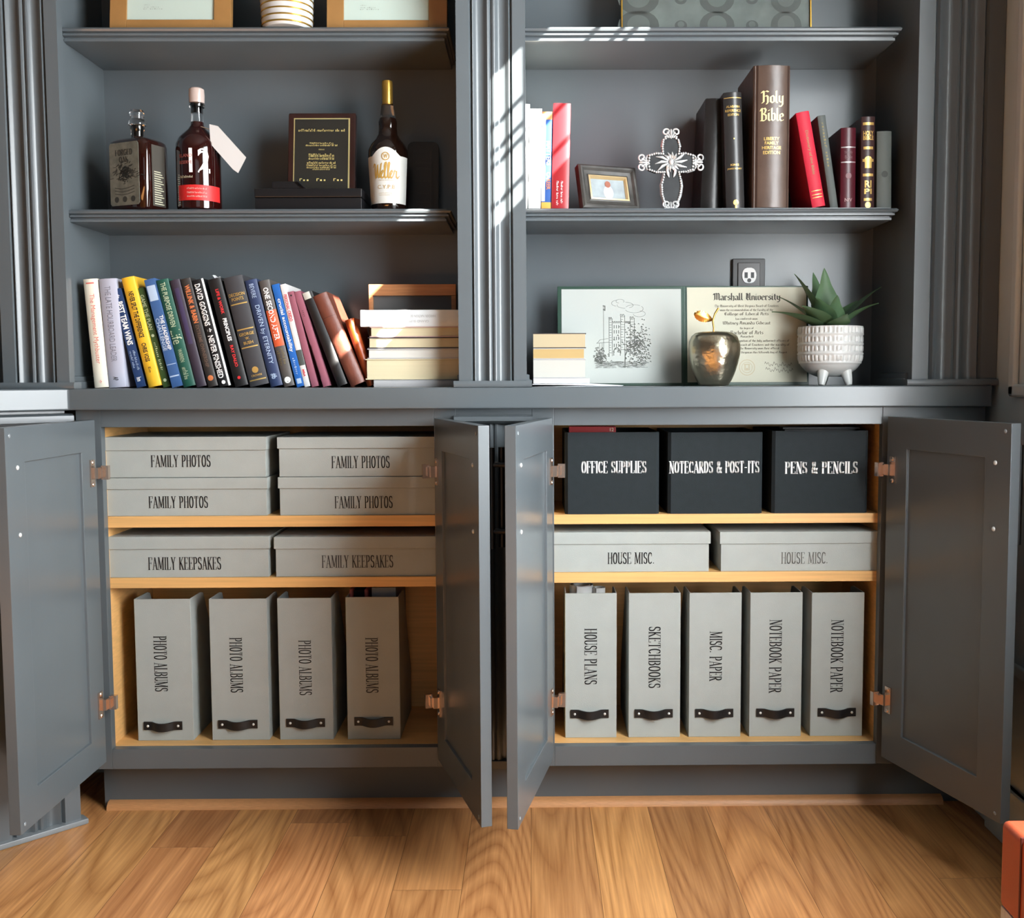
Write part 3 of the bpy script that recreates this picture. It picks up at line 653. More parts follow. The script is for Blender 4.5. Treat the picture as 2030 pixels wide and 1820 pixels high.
for a, b in ((xa, xa+.0085), (xb-.0085, xb)):
    obj('cover', MB().box(a, b, .07, .225, zc, zt_), PINKC, t, True, bevel=.004, seg=3)
obj('pages', MB().box(xa+.009, xb-.009, .078, .22, zc+.002, zt_-.004), DARKPG, t, True)
WHT = mat('white_paper_roll', (206, 206, 204), rough=.7)
def roll(px_, py_, rpx, Y, lean, label):
    r = rpx*1.07e-3; zt_ = Z(py_, Y, px_); c = Vector((X(px_, Y, py_), Y, 0))
    mb = MB(); rs = []
    n = 40; turns = 1.9
    for i in range(n+1):
        a = 2*math.pi*turns*i/n-1.9; q = r*(1-.42*i/n)
        rs.append((q*math.cos(a), q*math.sin(a)))
    outer = [(x, y) for x, y in rs]; inner = [(x*.93, y*.93) for x, y in rs]
    pts = outer+inner[::-1]
    t = thing('paper_roll', label, 'paper roll', (c.x, c.y, zc), (R(lean), 0, 0))
    obj('sheet', mb.prism(pts, 0, zt_-zc), WHT, t)
roll(1151, 1158, 27, .1, 0, 'larger white paper roll in the house plans file')
roll(1186, 1164, 15, .09, 0, 'smaller white paper roll at the right of the house plans file')

# ================================================================== books
BC = {}
def bcol(c, gloss=.45, vary=.05):
    k = ('book_%d_%d_%d' % c)
    return mat(k, c, rough=gloss, spec=.4, vary=vary, vscale=40)
def clothc(c): return mat('bookcloth_%d_%d_%d' % c, c, rough=.6, bump=.12, bscale=600)
def book(label, bl, tl, wpx, Y, zs, cover, text=(), D=.15, pages=PAPER, hard=True, name='book', group=None, bulge=None, yaw=0, maxD=None, extra=None):
    s = (CD+Y)/F
    p0 = at(bl[0], bl[1], Y); p1 = at(tl[0], tl[1], Y)
    dx, dz = p1.x-p0.x, p1.z-zs; ph = math.atan2(dx, dz); h = math.hypot(dx, dz); t_ = wpx*s*math.cos(ph)
    x0, z0 = p0.x, zs
    if ph > 0: z0 += t_*math.sin(ph)
    t = thing(name, label, 'book', (x0, Y, z0+.0003), (0, ph, yaw), group)
    if bulge is None: bulge = min(.004, t_*.14) if hard else .0008
    bd = .0024 if hard else .0005; hang = .003 if hard else .0002
    n = 10
    spine = [(t_*i/n, bulge*(1-math.sin(math.pi*i/n)**.8)) for i in range(n+1)]
    pts = [(0, D)]+[(x, y) for x, y in spine]+[(t_, D), (t_-bd, D), (t_-bd, .006), (bd, .006), (bd, D)]
    obj('cover', MB().prism(pts, 0, h), cover, t, bevel=.0007 if hard else .0003, seg=2, ang=45)
    obj('pages', MB().box(bd+.0002, t_-bd-.0002, .0065, D-hang-.001, hang, h-hang), pages, t)
    by = {}
    def fn(x, z):
        q = min(1, max(0, x/t_)); return (x, bulge*(1-math.sin(math.pi*q)**.8)-.0007, z)
    for it in text:
        kind = it[0]
        if kind == 'd':       # reads downwards
            _, tx, sty, a0, a1, wf, ink = it[:7]; vc = it[7] if len(it) > 7 else .5
            P = place(text2d(tx, sty, (a1-a0)*h, wf*t_), lambda a, b: fn(t_*vc+b, h*(1-(a0+a1)/2)-a))
        elif kind == 'h':     # reads across
            _, tx, sty, a, wf, hh, ink = it
            P = place(text2d(tx, sty, wf*t_, hh*h), lambda u, b: fn(t_*.5+u, h*(1-a)+b))
        elif kind == 'bar':
            _, a, wf, th, ink = it
            P = [([fn(t_*(.5+wf*(i/12-.5)), h*(1-a+v*th/2)) for v in (-1, 1) for i in range(13)], [(i, i+1, 14+i, 13+i) for i in range(12)])]
            flat('spine_band', P, ink, t); continue
        elif kind == 'patch':  # coloured block on the spine
            _, a0, a1, f0, f1, ink = it; m_ = 8
            P = [([fn(t_*(f0+(f1-f0)*i/m_), h*(1-aa)) for aa in (a0, a1) for i in range(m_+1)], [(i, i+1, m_+2+i, m_+1+i) for i in range(m_)])]
            flat('spine_patch', [([(x, y+.0002, z) for x, y, z in v], f) for v, f in P], ink, t); continue
        elif kind == 'dot':
            _, a, r_, ink = it
            P = [([fn(t_*.5+r_*t_*math.cos(k*.52), h*(1-a)+r_*t_*math.sin(k*.52)) for k in range(12)], [tuple(range(12))])]
        flat('spine_emblem' if kind == 'dot' else 'title_lettering', P, ink, t)
    return t
YK = .048; GB = 'leaning books on the left counter'
NAVY = bcol((38, 58, 92)); BLK = bcol((26, 26, 28)); 
B = lambda *a, **k: book(*a, group=GB, **k)
PALE = mat('pale_green_ink', (178, 190, 160), rough=.6); PALEBLUE = mat('pale_blue_ink', (176, 196, 220), rough=.6); GR = mat('grey_ink', (128, 128, 140), rough=.6)
B('cream hardback with red script title, leftmost of the leaning row', (186, 768), (163, 554), 28, YK, ZT, clothc((240, 234, 216)), [('d', 'The Management Mythbuster', 'sans', .14, .78, .42, PALERED), ('bar', .04, .55, .014, PALERED), ('d', '*', 'bold', .93, .96, .25, PALERED)], D=.14)
B('pale lavender hardback with grey title, second in the leaning row', (214.5, 768), (194, 553.5), 34, YK, ZT, clothc((176, 178, 194)), [('d', 'THE LATE HOURBOARD LEADER', 'sans', .07, .76, .34, GR), ('d', 'AP', 'bold', .9, .935, .28, INK)], D=.155)
B('dark blue paperback lettered BEST TEAM WINS', (271, 768), (221.5, 575), 19, YK+.006, ZT, bcol((38, 62, 104)), [('d', 'BEST TEAM WINS', 'heavy', .13, .57, .62, WHITEINK), ('d', 'the', 'bold', .06, .095, .4, WHITEINK), ('d', 'scribble text on two lines', 'scribble', .63, .83, .25, PALEBLUE, .68), ('d', 'scribble again', 'scribble', .63, .8, .22, PALEBLUE, .3), ('d', 'hm', 'bold', .9, .94, .5, WHITEINK)], hard=False, D=.14)
B('bright yellow hardback with black title in the leaning row', (293.5, 767), (239, 552.5), 26, YK, ZT, bcol((240, 186, 48)), [('d', 'NEVER SPLIT THE DIFFERENCE', 'heavy', .13, .55, .4, INK), ('d', 'CHRIS VOSS', 'heavy', .6, .77, .36, INK), ('d', 'Eo', 'sans', .82, .87, .2, INK)], D=.155)
RF = mat('red_paper', (196, 40, 40), rough=.6)
B('slim dark green book with pale title beside the yellow one', (323.5, 768), (270, 573), 15.5, YK+.008, ZT, bcol((52, 78, 42)), [('d', 'GAME THE PLAN', 'sans', .07, .42, .5, PALE), ('dot', .48, .2, PALE), ('d', 'scribble author', 'scribble', .55, .83, .3, PALE), ('dot', .93, .22, PALE)], hard=False, D=.14)
B('steel blue paperback with pale lettering and banded spine', (341, 768), (285, 556), 21.5, YK, ZT, bcol((62, 96, 146)), [('patch', .06, .2, .1, .9, PALEBLUE), ('d', 'THE LEADERSHIP', 'bold', .34, .66, .36, WHITEINK, .72), ('d', 'CHALLENGE', 'bold', .36, .66, .36, PALEBLUE, .3), ('bar', .79, .9, .006, PALEBLUE), ('bar', .9, .9, .012, PALEBLUE)], hard=False, D=.15)
B('teal green hardback with pale capital title', (363, 768), (308, 557), 25, YK, ZT, bcol((34, 84, 70)), [('d', 'THE PURPOSE DRIVEN', 'bold', .03, .44, .42, PALE), ('d', 'Life', 'sans', .47, .6, .8, PALE), ('d', 'WARREN', 'sans', .65, .77, .34, PALE), ('d', 'scribble mark', 'scribble', .82, .93, .4, PALE)], D=.155)
B('plain dark violet hardback without lettering', (389, 768), (335, 557), 20.5, YK, ZT, bcol((58, 50, 62)), [('patch', .08, .6, .3, .75, mat('dim_violet', (62, 52, 84), rough=.5))], D=.15)
B('dark charcoal hardback with orange author name', (412, 768), (356.5, 554.5), 20.5, YK, ZT, bcol((52, 48, 46)), [('d', 'WILLINK & BABIN', 'heavy', .06, .41, .5, ORANGEINK), ('d', 'EXTREME OWNERSHIP', 'bold', .43, .82, .36, mat('brown_ink', (104, 84, 72), rough=.6)), ('dot', .92, .28, ORANGEINK)], D=.155)
B('black hardback with large white title and a white back edge', (434, 768), (379, 557), 24, YK, ZT, BLK, [('d', 'DAVID GOGGINS', 'heavy', .04, .43, .5, WHITEINK, .4), ('d', '*', 'heavy', .455, .49, .5, WHITEINK, .4), ('d', 'NEVER FINISHED', 'heavy', .52, .92, .5, WHITEINK, .4), ('dot', .96, .17, WHITEINK), ('patch', .0, 1, .84, .99, WHITEINK)], D=.15)
B('black hardback with red and white lettering on its spine', (465.5, 768), (410, 555.5), 27, YK, ZT, bcol((30, 29, 30)), [('d', 'LIFE & WORK', 'heavy', .1, .33, .24, REDINK, .55), ('d', 'PRINCIPLES', 'heavy', .37, .58, .3, WHITEINK, .55), ('d', 'RAY DALIO', 'heavy', .62, .82, .24, REDINK, .55), ('dot', .92, .12, REDINK)], D=.16)
B('thick charcoal hardback with gold bars and gold seal', (495, 768), (441, 552.5), 39, YK, ZT, clothc((58, 58, 62)), [('h', 'DECISION', 'bold', .165, .82, .03, GOLD), ('h', 'POINTS', 'bold', .205, .62, .03, GOLD), ('bar', .25, .86, .011, GOLD), ('bar', .48, .86, .011, GOLD), ('h', 'GEORGE', 'bold', .525, .78, .028, GOLD), ('h', 'W.', 'bold', .565, .22, .026, GOLD), ('h', 'BUSH', 'bold', .605, .5, .028, GOLD), ('bar', .645, .86, .011, GOLD), ('dot', .855, .17, GOLD), ('h', 'CROWN', 'bold', .905, .55, .02, GOLD), ('bar', .945, .86, .011, GOLD)], D=.16)
B('navy hardback with pale spaced title next to the gold barred one', (536, 768), (483.5, 557.5), 25, YK, ZT, bcol((48, 62, 96)), [('d', 'BEVERE', 'sans', .04, .17, .34, PALEBLUE), ('d', 'DRIVEN by ETERNITY', 'sans', .24, .79, .46, PALEBLUE), ('d', '#b', 'bold', .88, .93, .5, PALEBLUE)], D=.155)
B('grey to orange hardback with white capital title', (562.5, 768), (511.5, 558), 22, YK, ZT, bcol((84, 80, 78)), [('patch', .28, .62, .03, .97, mat('spine_orange', (214, 92, 54), rough=.5)), ('d', 'ONE SECOND AFTER', 'heavy', .07, .56, .5, WHITEINK), ('d', 'scribble name', 'scribble', .64, .79, .26, DULLGOLD, .68), ('d', 'scribble', 'scribble', .66, .8, .26, DULLGOLD, .3), ('dot', .94, .3, WHITEINK)], D=.15)
B('bright blue paperback with white lower case title', (588.5, 768), (538, 565.5), 15, YK, ZT, bcol((36, 98, 176)), [('d', 'crucial accountability', 'bold', .14, .66, .6, WHITEINK), ('d', 'scribble', 'scribble', .72, .88, .3, PALEBLUE), ('patch', .92, .97, .2, .8, PALEBLUE)], hard=False, D=.14)
B('slim white paperback with a red title and a dark band', (604, 768), (554.5, 565), 11.5, YK, ZT, bcol((214, 212, 212)), [('d', 'PERSONAL CREDO', 'bold', .1, .36, .6, REDINK), ('patch', .64, .79, .0, 1, mat('band_grey', (70, 76, 74), rough=.6)), ('d', 'MBA', 'bold', .83, .9, .4, REDINK)], hard=False, D=.14)
MAUVE = mat('mauve_cloth', (146, 84, 100), rough=.6, bump=.15, bscale=500)
B('left of the two mauve notebooks in the leaning row', (618.5, 768), (569, 580), 13, YK, ZT, MAUVE, [('dot', .04, .14, INK)], hard=False, D=.14)
B('right of the two mauve notebooks, closed by an elastic', (641, 768), (582, 580), 13.5, YK, ZT, MAUVE, [('d', '1111', 'bold', .2, .26, .14, INK), ('patch', .55, .9, .05, .12, LEATHER_B)], hard=False, D=.14)
B('thick black notebook with cream page edge before the brown leather book', (669, 767), (598, 583), 22, YK+.004, ZT, mat('black_cover', (18, 17, 18), rough=.5), [('patch', .0, .07, .05, .75, mat('cream_edge', (196, 196, 186), rough=.8))], D=.13, pages=CREAMPAGE)
BRL = mat('brown_leather', (112, 62, 48), rough=.42, bump=.5, bscale=120, vary=.18, vscale=25)
TANL = mat('tan_leather', (150, 66, 26), rough=.36, bump=.4, bscale=120, vary=.15, vscale=25)
B('brown leather journal catching the sun on its right side', (695, 767), (618.5, 589), 32, YK, ZT, BRL, [('bar', .25, .9, .004, mat('brown_seam', (70, 36, 28), rough=.5))], D=.14, bulge=.006, name='leather_journal')
B('orange tan leather journal, rightmost of the leaning row', (727.5, 767), (682, 636), 21, YK+.01, ZT, TANL, (), D=.13, bulge=.008, name='leather_journal')
# crumpled white slip on top of the dark books
t = thing('paper_slip', 'crumpled white paper slip lying on top of the dark leaning books', 'paper slip', (X(438, .09, 550), .09, Z(555, .09, 438)), group=None)
cr = MB(); rs = []
for i in range(7):
    x = -.013+.028*i/6; zc_ = .0085-.0018*i+(.002 if i % 2 else 0)
    rs.append([(x, -.03+.02*j, zc_-.003*abs(j-1)+.0015*math.sin(i*2.1+j)) for j in range(4)])
obj('sheet', cr.rings(rs, closed=False), mat('slip_paper', (226, 228, 230), rough=.7), t)

# ---- flat stacks: page blocks face the viewer
def flatbook(label, x0, x1, yt, yb_, Y, zb, zt, cover, pages, D=.16, gap=.0015, back=False, name='book', group=None, spine=None):
    a, b = X(x0, Y, yt), x1
    t = thing(name, label, 'book', ((a+b)/2, Y+D/2, zb), group=group)
    bd = min(.0022, (zt-zb)*.12)
    o = .003 if not spine else 0
    if spine:                                       # closed side towards the viewer
        obj('cover', MB().prism([(Y+D, zb), (Y+.001, zb), (Y-.0005, zb+.003), (Y-.0005, zt-.003), (Y+.001, zt), (Y+D, zt), (Y+D, zt-bd), (Y+.004, zt-bd), (Y+.004, zb+bd), (Y+D, zb+bd)], a, b, 'x'), cover, t, True, ang=50)
        obj('pages', MB().box(a+.002, b-.002, Y+.0045, Y+D-.003, zb+bd+.0002, zt-bd-.0002), pages, t, True)
    else:
        obj('cover', MB().prism([(Y-o, zb), (Y+D, zb), (Y+D, zt), (Y-o, zt), (Y-o, zt-bd), (Y+D-.004, zt-bd), (Y+D-.004, zb+bd), (Y-o, zb+bd)], a-.001, b, 'x'), cover, t, True, bevel=.0005)
        obj('pages', MB().box(a+.002, b-.003, Y, Y+D-.005, zb+bd, zt-bd), pages, t, True)
    return t
YT = .05; xr_ = X(918, YT, 700)+.02
GS = 'books stacked flat on the left counter'
ys = [768.5, 752.5, 711.5, 691, 668.5, 647.5, 614.5]
zz = [ZT]+[Z(v, YT, 800) for v in ys[1:]]
DKC = mat('dark_cover', (40, 34, 40), rough=.5); PKC = mat('pinkish_cover', (188, 160, 156), rough=.5); LG = mat('pale_grey_cover', (176, 176, 178), rough=.5); WHC = mat('white_cover', (222, 228, 230), rough=.35)
flatbook('pale grey paperback at the bottom of the left flat stack', 741, xr_, 754, 770, YT, zz[0], zz[1], LG, WHITEPAGE, spine=True, group=GS)
flatbook('thick cream paged book, second from the bottom of the left flat stack', 725.5, xr_, 712, 752, YT, zz[1], zz[2], CREAMPAGE, CREAMPAGE, group=GS)
flatbook('white paged book in the middle of the left flat stack', 729.5, xr_, 692, 711, YT, zz[2], zz[3], LG, WHITEPAGE, group=GS)
flatbook('cream paged book with a dark upper cover in the left flat stack', 730.5, xr_, 670, 691, YT, zz[3], zz[4], DKC, CREAMPAGE, group=GS)
flatbook('cream paged book with a pinkish cover, right under the white one', 734, xr_, 650, 668, YT, zz[4], zz[5], PKC, CREAMPAGE, group=GS)
tb_ = flatbook('white book with upside-down grey title on top of the left flat stack', 714.5, xr_, 614.5, 647, YT-.004, zz[5], zz[6], WHC, WHITEPAGE, spine=True, group=GS)
cx, cz = X(832, YT-.005, 630), (zz[5]+zz[6])/2; s_ = (CD+YT)/F
P = place(text2d('HARDER NATION BETTER', 'sans', 62*s_, 5*s_)+[], lambda a, b: (cx-a-tb_.location.x, YT-.0051-tb_.location.y, cz+4*s_-b-tb_.location.z))
P += place(text2d('GRAND SUPPER', 'sans', 48*s_, 4.5*s_), lambda a, b: (cx-6*s_-a-tb_.location.x, YT-.0051-tb_.location.y, cz-6*s_-b-tb_.location.z))
flat('title_lettering', P, mat('pale_grey_ink', (176, 180, 180), rough=.6), tb_)
# wooden frame standing behind the stack
WOODF = mat('pale_wood_frame', (186, 128, 84), rough=.5, vary=.15, vscale=8, stretch=(2, 20, 30))
yw = .14; xa, xb = X(730.5, yw, 565), -.165; za = Z(563.5, yw, 800); s_ = (CD+yw)/F
t = thing('wooden_frame', 'pale wooden frame standing behind the left flat stack of books', 'picture frame', ((xa+xb)/2, yw, ZT))
obj('frame', MB().box(xa, xb, yw, yw+.02, za-22*s_, za).box(xa, xa+8*s_, yw, yw+.02, ZT, za-22*s_).box(xb-.01, xb, yw, yw+.02, ZT, za-22*s_).box(xa+8*s_, xb-.01, yw, yw+.02, ZT, ZT+.02), WOODF, t, True, bevel=.001)
obj('backing_board', MB().box(xa+8*s_, xb-.01, yw+.012, yw+.016, ZT+.02, za-22*s_), mat('frame_backing', (96, 96, 96), rough=.7), t, True)

# right counter: stack of page blocks with folded papers below
GR_ = 'books stacked flat on the right counter'
xl_ = .0; YR = .02
zr = [Z(v, YR, 1100) for v in (749.5, 712, 690.5, 660.5)]
def rstack(label, x1, zb, zt, cover, pages, name='book'):
    t = thing(name, label, 'book', (X(1100, YR), YR+.08, zb), group=GR_)
    a, b = .0005, X(x1, YR, 700); bd = .0016
    obj('cover', MB().box(a, b+.001, YR-.001, YR+.15, zt-bd, zt).box(a, b+.001, YR-.001, YR+.15, zb, zb+bd), cover, t, True, bevel=.0004)
    obj('pages', MB().box(a, b-.001, YR, YR+.148, zb+bd, zt-bd), pages, t, True)
WP2 = mat('plain_white_pages', (184, 183, 176), rough=.85)
rstack('thick white paged book at the bottom of the right flat stack', 1161, zr[0], zr[1], LG, WP2)
rstack('yellowish paged book in the middle of the right flat stack', 1158.5, zr[1]+.0002, zr[2], LG, mat('yellow_pages', (178, 152, 102), rough=.85, vary=.05, vscale=3, stretch=(1, 1, 400)))
rstack('cream paged book with a thin dark cover on top of the right flat stack', 1161, zr[2]+.0002, zr[3], DKC, mat('buff_pages', (178, 164, 134), rough=.85))
t = thing('paper_pad', 'white paper pad under the right flat stack of books', 'paper pad', (X(1100, YR), YR+.05, ZT+.006))
obj('sheets', MB().box(.0003, X(1169, YR-.01, 760), YR-.012, YR+.16, ZT+.0065, zr[0]-.0003), mat('pad_paper', (206, 207, 206), rough=.8), t, True, bevel=.0008)
t = thing('folded_paper', 'folded white sheet sliding out under the paper pad on the right counter', 'paper', (X(1150, YR), YR+.05, ZT))
zt_ = ZT+.006
obj('sheet', MB().prism([(X(1053, 0, 765), ZT+.0003), (X(1233, 0, 765), ZT+.0008), (X(1236, 0, 765), ZT+.0022), (X(1168, 0, 765), ZT+.0062), (X(1056, 0, 765), ZT+.006), (X(1056, 0, 765), ZT+.0045), (X(1200, 0, 765), ZT+.002)], -.006, .14, 'y'), mat('fold_paper', (224, 228, 236), rough=.7), t, True)

# ================================================================== left bay, middle shelf
ZS = Z2t+.0002
def scr2(rows, w, h, seed=0):
    "rows of unreadably small printing inside w x h; rows = (centre v, width fraction, height)"
    out = []
    for i, (v, wf, hh) in enumerate(rows):
        P = text2d('ab'*(6+i % 3)+' '+'cde'*(4+seed % 2)+' fgh'*2, 'scribble', wf*w, hh*h)
        out += [([(a, b+v*h) for a, b in q], f) for q, f in P]
    return out
AMBER = mat('bourbon_glass', (34, 9, 5), rough=.04, spec=.6, coat=.6)
AMBERL = mat('bourbon_glass_red', (38, 7, 6), rough=.04, spec=.6, coat=.6)
DARKAMB = mat('bourbon_glass_dark', (22, 10, 6), rough=.04, spec=.6, coat=.6)
CORK = mat('cork', (176, 150, 120), rough=.8, vary=.2, vscale=150)
LABELG = mat('grey_label', (108, 110, 100), rough=.6, vary=.3, vscale=60); LABELW = mat('white_label', (206, 207, 202), rough=.4); DKPRINT = mat('dark_print', (52, 54, 50), rough=.7)
# square decanter bottle
Yd = .085; s_ = (CD+Yd)/F; cx = X(277, Yd, 400)
t = thing('whiskey_bottle', 'square dark bourbon bottle with grey pictorial label, leftmost on the shelf', 'bottle', (cx, Yd, ZS), (0, 0, R(-24)), 'bourbon bottles on the shelf')
hb = Z(280, Yd, 272)-ZS; w2, d2 = .0525, .038
def sq(a, b, z, n=40, e=5):
    o = []
    for i in range(n):
        q = 2*math.pi*i/n; c, s2 = math.cos(q), math.sin(q)
        o.append((a*math.copysign(abs(c)**(2/e), c), b*math.copysign(abs(s2)**(2/e), s2), z))
    return o
rs = [sq(w2-.004, d2-.004, 0), sq(w2, d2, .004), sq(w2, d2, hb-.014), sq(w2-.002, d2-.002, hb-.006), sq(w2-.009, d2-.007, hb-.001), sq(.016, .014, hb+.004, e=2.2), sq(.0125, .0125, hb+.008, e=2)]
obj('bottle_body', MB().rings(rs), AMBER, t, ang=50)
nk = MB().lathe([(.0128, hb+.006), (.0128, hb+.02), (.0142, hb+.022), (.0142, hb+.029), (.012, hb+.031)], 24); obj('neck', nk, GLASS, t)
stp = obj('stopper', MB().lathe([(.008, hb+.012), (.0085, hb+.031), (.0175, hb+.032), (.018, hb+.036), (.0165, hb+.04), (.013, hb+.044), (.0135, hb+.05), (.015, hb+.056), (.012, hb+.062)], 24), GLASS, t)
obj('cork_plug', MB().lathe([(.0078, hb+.002), (.0082, hb+.03)], 20), CORK, t)
lw, lz0, lz1 = .039, .009, Z(290, Yd, 262)-ZS
lb_ = MB().prism([(-lw+.004, lz0), (lw-.004, lz0), (lw, lz0+.004), (lw, lz1-.004), (lw-.004, lz1), (-lw+.004, lz1), (-lw, lz1-.004), (-lw, lz0+.004)], -d2-.0012, -d2-.0004, 'y')
lo = obj('front_label', lb_, LABELG, t)
lzc = (lz0+lz1)/2; lh = lz1-lz0
P = [([(a, -d2-.0016, lz1-.020+b) for a, b in v], f) for v, f in text2d('FORGED', 'serifbold', .046, .012)]
P += [([(a, -d2-.0016, lz1-.034+b) for a, b in v], f) for v, f in text2d('OAK', 'serifbold', .026, .011)]
r4 = random.Random(5)
for k in range(150):     # engraved picture: a cluster of hatch strokes, bands and little rounds
    a = r4.gauss(0, .013); z = lzc+.0+r4.gauss(0, .009); L_ = r4.uniform(.004, .012); q = r4.uniform(-.6, 1.4)
    P += [([(x, -d2-.0015, zz) for x, zz in h], [tuple(range(len(h)))]) for h in stroke([(a, z), (a+L_*math.cos(q), z+L_*math.sin(q)*.7)], rectnib(.0016, .0012))]
for zz in (lz0+.030, lz0+.036, lz0+.024):
    P += [([(x, -d2-.0015, z) for x, z in h], [tuple(range(len(h)))]) for h in stroke([(-.026, zz), (-.008, zz-.003), (.008, zz-.002), (.026, zz+.002)], rectnib(.0008, .0012))]
for xx in (-.022, .0, .022): P += [([(xx+.006*math.cos(k*.5), -d2-.0015, lz0+.012+.006*math.sin(k*.5)) for k in range(12)], [tuple(range(12))])]
flat('label_print', P, DKPRINT, lo)
sl_ = obj('side_label', MB().prism([(-.018, .008), (.018, .008), (.018, lz1-.004), (-.018, lz1-.004)], w2+.0003, w2+.001, 'x'), mat('dark_label', (70, 66, 60), rough=.5), t)
P = [([(w2+.0014, q*1.0, .012+.0046*k+zz) for q, zz in ((-.013, 0), (.013-.004*(k % 3), 0), (.013-.004*(k % 3), .0016), (-.013, .0016))], [(0, 1, 2, 3)]) for k in range(15)]
flat('label_print', P, CREAMINK, sl_)
# round bottle with a big 12
Yr = .085; s_ = (CD+Yr)/F; cx = X(395.5, Yr, 400); rr = 42*s_
H_ = lambda py: Z(py, Yr, 395)-ZS
t = thing('whiskey_bottle', 'round red-brown bourbon bottle with a large white 12 and a hang tag', 'bottle', (cx, Yr, ZS), (0, 0, 0), 'bourbon bottles on the shelf')
obj('bottle_body', MB().lathe([(rr-.006, 0), (rr-.001, .003), (rr, .008), (rr, H_(300)), (rr*.97, H_(288)), (rr*.86, H_(277)), (rr*.68, H_(268)), (rr*.45, H_(259)), (.0135, H_(250)), (.0125, H_(243))], 40), AMBERL, t)
obj('neck', MB().lathe([(.0125, H_(244)), (.0118, H_(225)), (.012, H_(215)), (.0155, H_(213)), (.0155, H_(207)), (.012, H_(206))], 28), GLASS, t)
obj('stopper', MB().lathe([(.0085, H_(225)), (.009, H_(206)), (.0155, H_(205)), (.0162, H_(190)), (.0155, H_(178)), (.0125, H_(175.5))], 28), mat('pale_stopper', (190, 172, 164), rough=.15, coat=1), t)
def oncyl(r, z0, phi0=0): return lambda a, b: (r*math.sin(a/r+phi0), -r*math.cos(a/r+phi0), z0+b)
def cylpatch(r, a0, a1, z0, z1, n=16, top=None, bot=None):
    m_ = MB(); rs = []
    rows = 6
    for j in range(rows+1):
        row = []
        for i in range(n+1):
            q = i/n; a = a0+(a1-a0)*q; zt_ = z1+(top(q) if top else 0); zz_ = z0+(bot(q) if bot else 0); zc_ = zz_+(zt_-zz_)*j/rows; r_ = r(zc_) if callable(r) else r
            row.append((r_*math.sin(a), -r_*math.cos(a), zc_))
        rs.append(row)
    return m_.rings(rs, closed=False)
ra = rr+.0006
bd_ = obj('red_band', cylpatch(ra, -.75, 1.4, H_(404), H_(374)), mat('red_label', (200, 36, 36), rough=.5), t)
flat('label_print', place(scr2([(.28, .8, .12), (0, .8, .12), (-.25, .8, .12)], .05, .03), oncyl(ra+.0005, (H_(404)+H_(374))/2, .2)), mat('pale_print', (226, 190, 180), rough=.6), bd_)
flat('number_print', place(text2d('12', 'serif12' if False else 'bold', 40*s_, 46*s_), oncyl(ra, H_(326), .36)), WHITEINK, t)
flat('label_print', place(text2d('ISLAND', 'sans', 28*s_, 6*s_), oncyl(ra, H_(317), -.3)), mat('dim_red_print', (170, 90, 84), rough=.6), t)
flat('label_print', place(text2d('RESERVE', 'sans', 28*s_, 6*s_), oncyl(ra, H_(330), -.3)), mat('dim_red_print', (170, 90, 84), rough=.6), t)
flat('label_print', place(scr2([(0, 1, 1)], .03, .005), oncyl(ra, H_(358), -.3)), CREAMINK, t)
tg = MB(); a = math.radians(0)
tp = [(415, 246), (432, 250), (488, 312), (472, 343), (462, 336), (417, 285)]
tgp = [(X(x_, .06, y_)-cx, Z(y_, .06, x_)-ZS) for x_, y_ in tp]
tt = thing('gift_tag', 'blank white card tag hanging tilted from the bottle marked 12', 'tag', (X(445, .06, 300), .06, Z(295, .06, 445)))
obj('card', MB().prism([(u+cx-tt.location.x, v+ZS-tt.location.z) for u, v in tgp], .0, .0008, 'y'), mat('tag_card', (206, 204, 202), rough=.7), tt)
obj('string', MB().tube([(X(418, .06, 255)-tt.location.x, .001, Z(256, .06)-tt.location.z), (X(408, .06)-tt.location.x, .012, Z(247, .06)-tt.location.z), (X(402, .06)-tt.location.x, .02, Z(246, .06)-tt.location.z)], .0008, 6), mat('string', (190, 180, 160), rough=.9), tt)
# white labelled bottle
Yw = .105; s_ = (CD+Yw)/F; cx = X(771, Yw, 400); H_ = lambda py: Z(py, Yw, 771)-ZS
t = thing('whiskey_bottle', 'tall bourbon bottle with white label, gold script and gold capsule', 'bottle', (cx, Yw, ZS), (0, 0, 0), 'bourbon bottles on the shelf')
prof = [(31*s_, 0), (33*s_, .003), (34.5*s_, H_(395)), (36.5*s_, H_(350)), (38.5*s_, H_(312)), (38*s_, H_(300)), (33*s_, H_(288)), (25*s_, H_(278)), (19*s_, H_(268)), (17.5*s_, H_(255)), (18*s_, H_(243)), (16*s_, H_(236))]
obj('bottle_body', MB().lathe(prof, 40), DARKAMB, t)
obj('neck', MB().lathe([(16*s_, H_(237)), (13.5*s_, H_(222)), (11*s_, H_(207))], 28), GLASS, t)
GOLDM = mat('gold_metal', (206, 164, 76), rough=.3, metal=.85)
obj('capsule', MB().lathe([(10.3*s_, H_(209)), (9.9*s_, H_(205)), (10.3*s_, H_(201)), (10.5*s_, H_(166)), (9.8*s_, H_(161.5)), (8*s_, H_(160.5))], 28), GOLDM, t)
def rl(z):
    for (r0, z0), (r1, z1) in zip(prof, prof[1:]):
        if z0 <= z <= z1: return (r0+(r1-r0)*(z-z0)/(z1-z0))+.0007
    return prof[0][0]+.0007
lbw = obj('label', cylpatch(rl, -1.35, 1.35, H_(408.5), H_(316), 28, top=lambda q: (.017*max(0, 1-((q-.5)/.28)**2)**1.2 if abs(q-.5) < .28 else 0)), LABELW, t)
def onlab(z0): return lambda a, b: (rl(z0)*math.sin(a/rl(z0))*1.0, -(rl(z0+b)+.0006)*math.cos(a/rl(z0)), z0+b)
PG = mat('pale_gold_ink', (176, 140, 66), rough=.5)
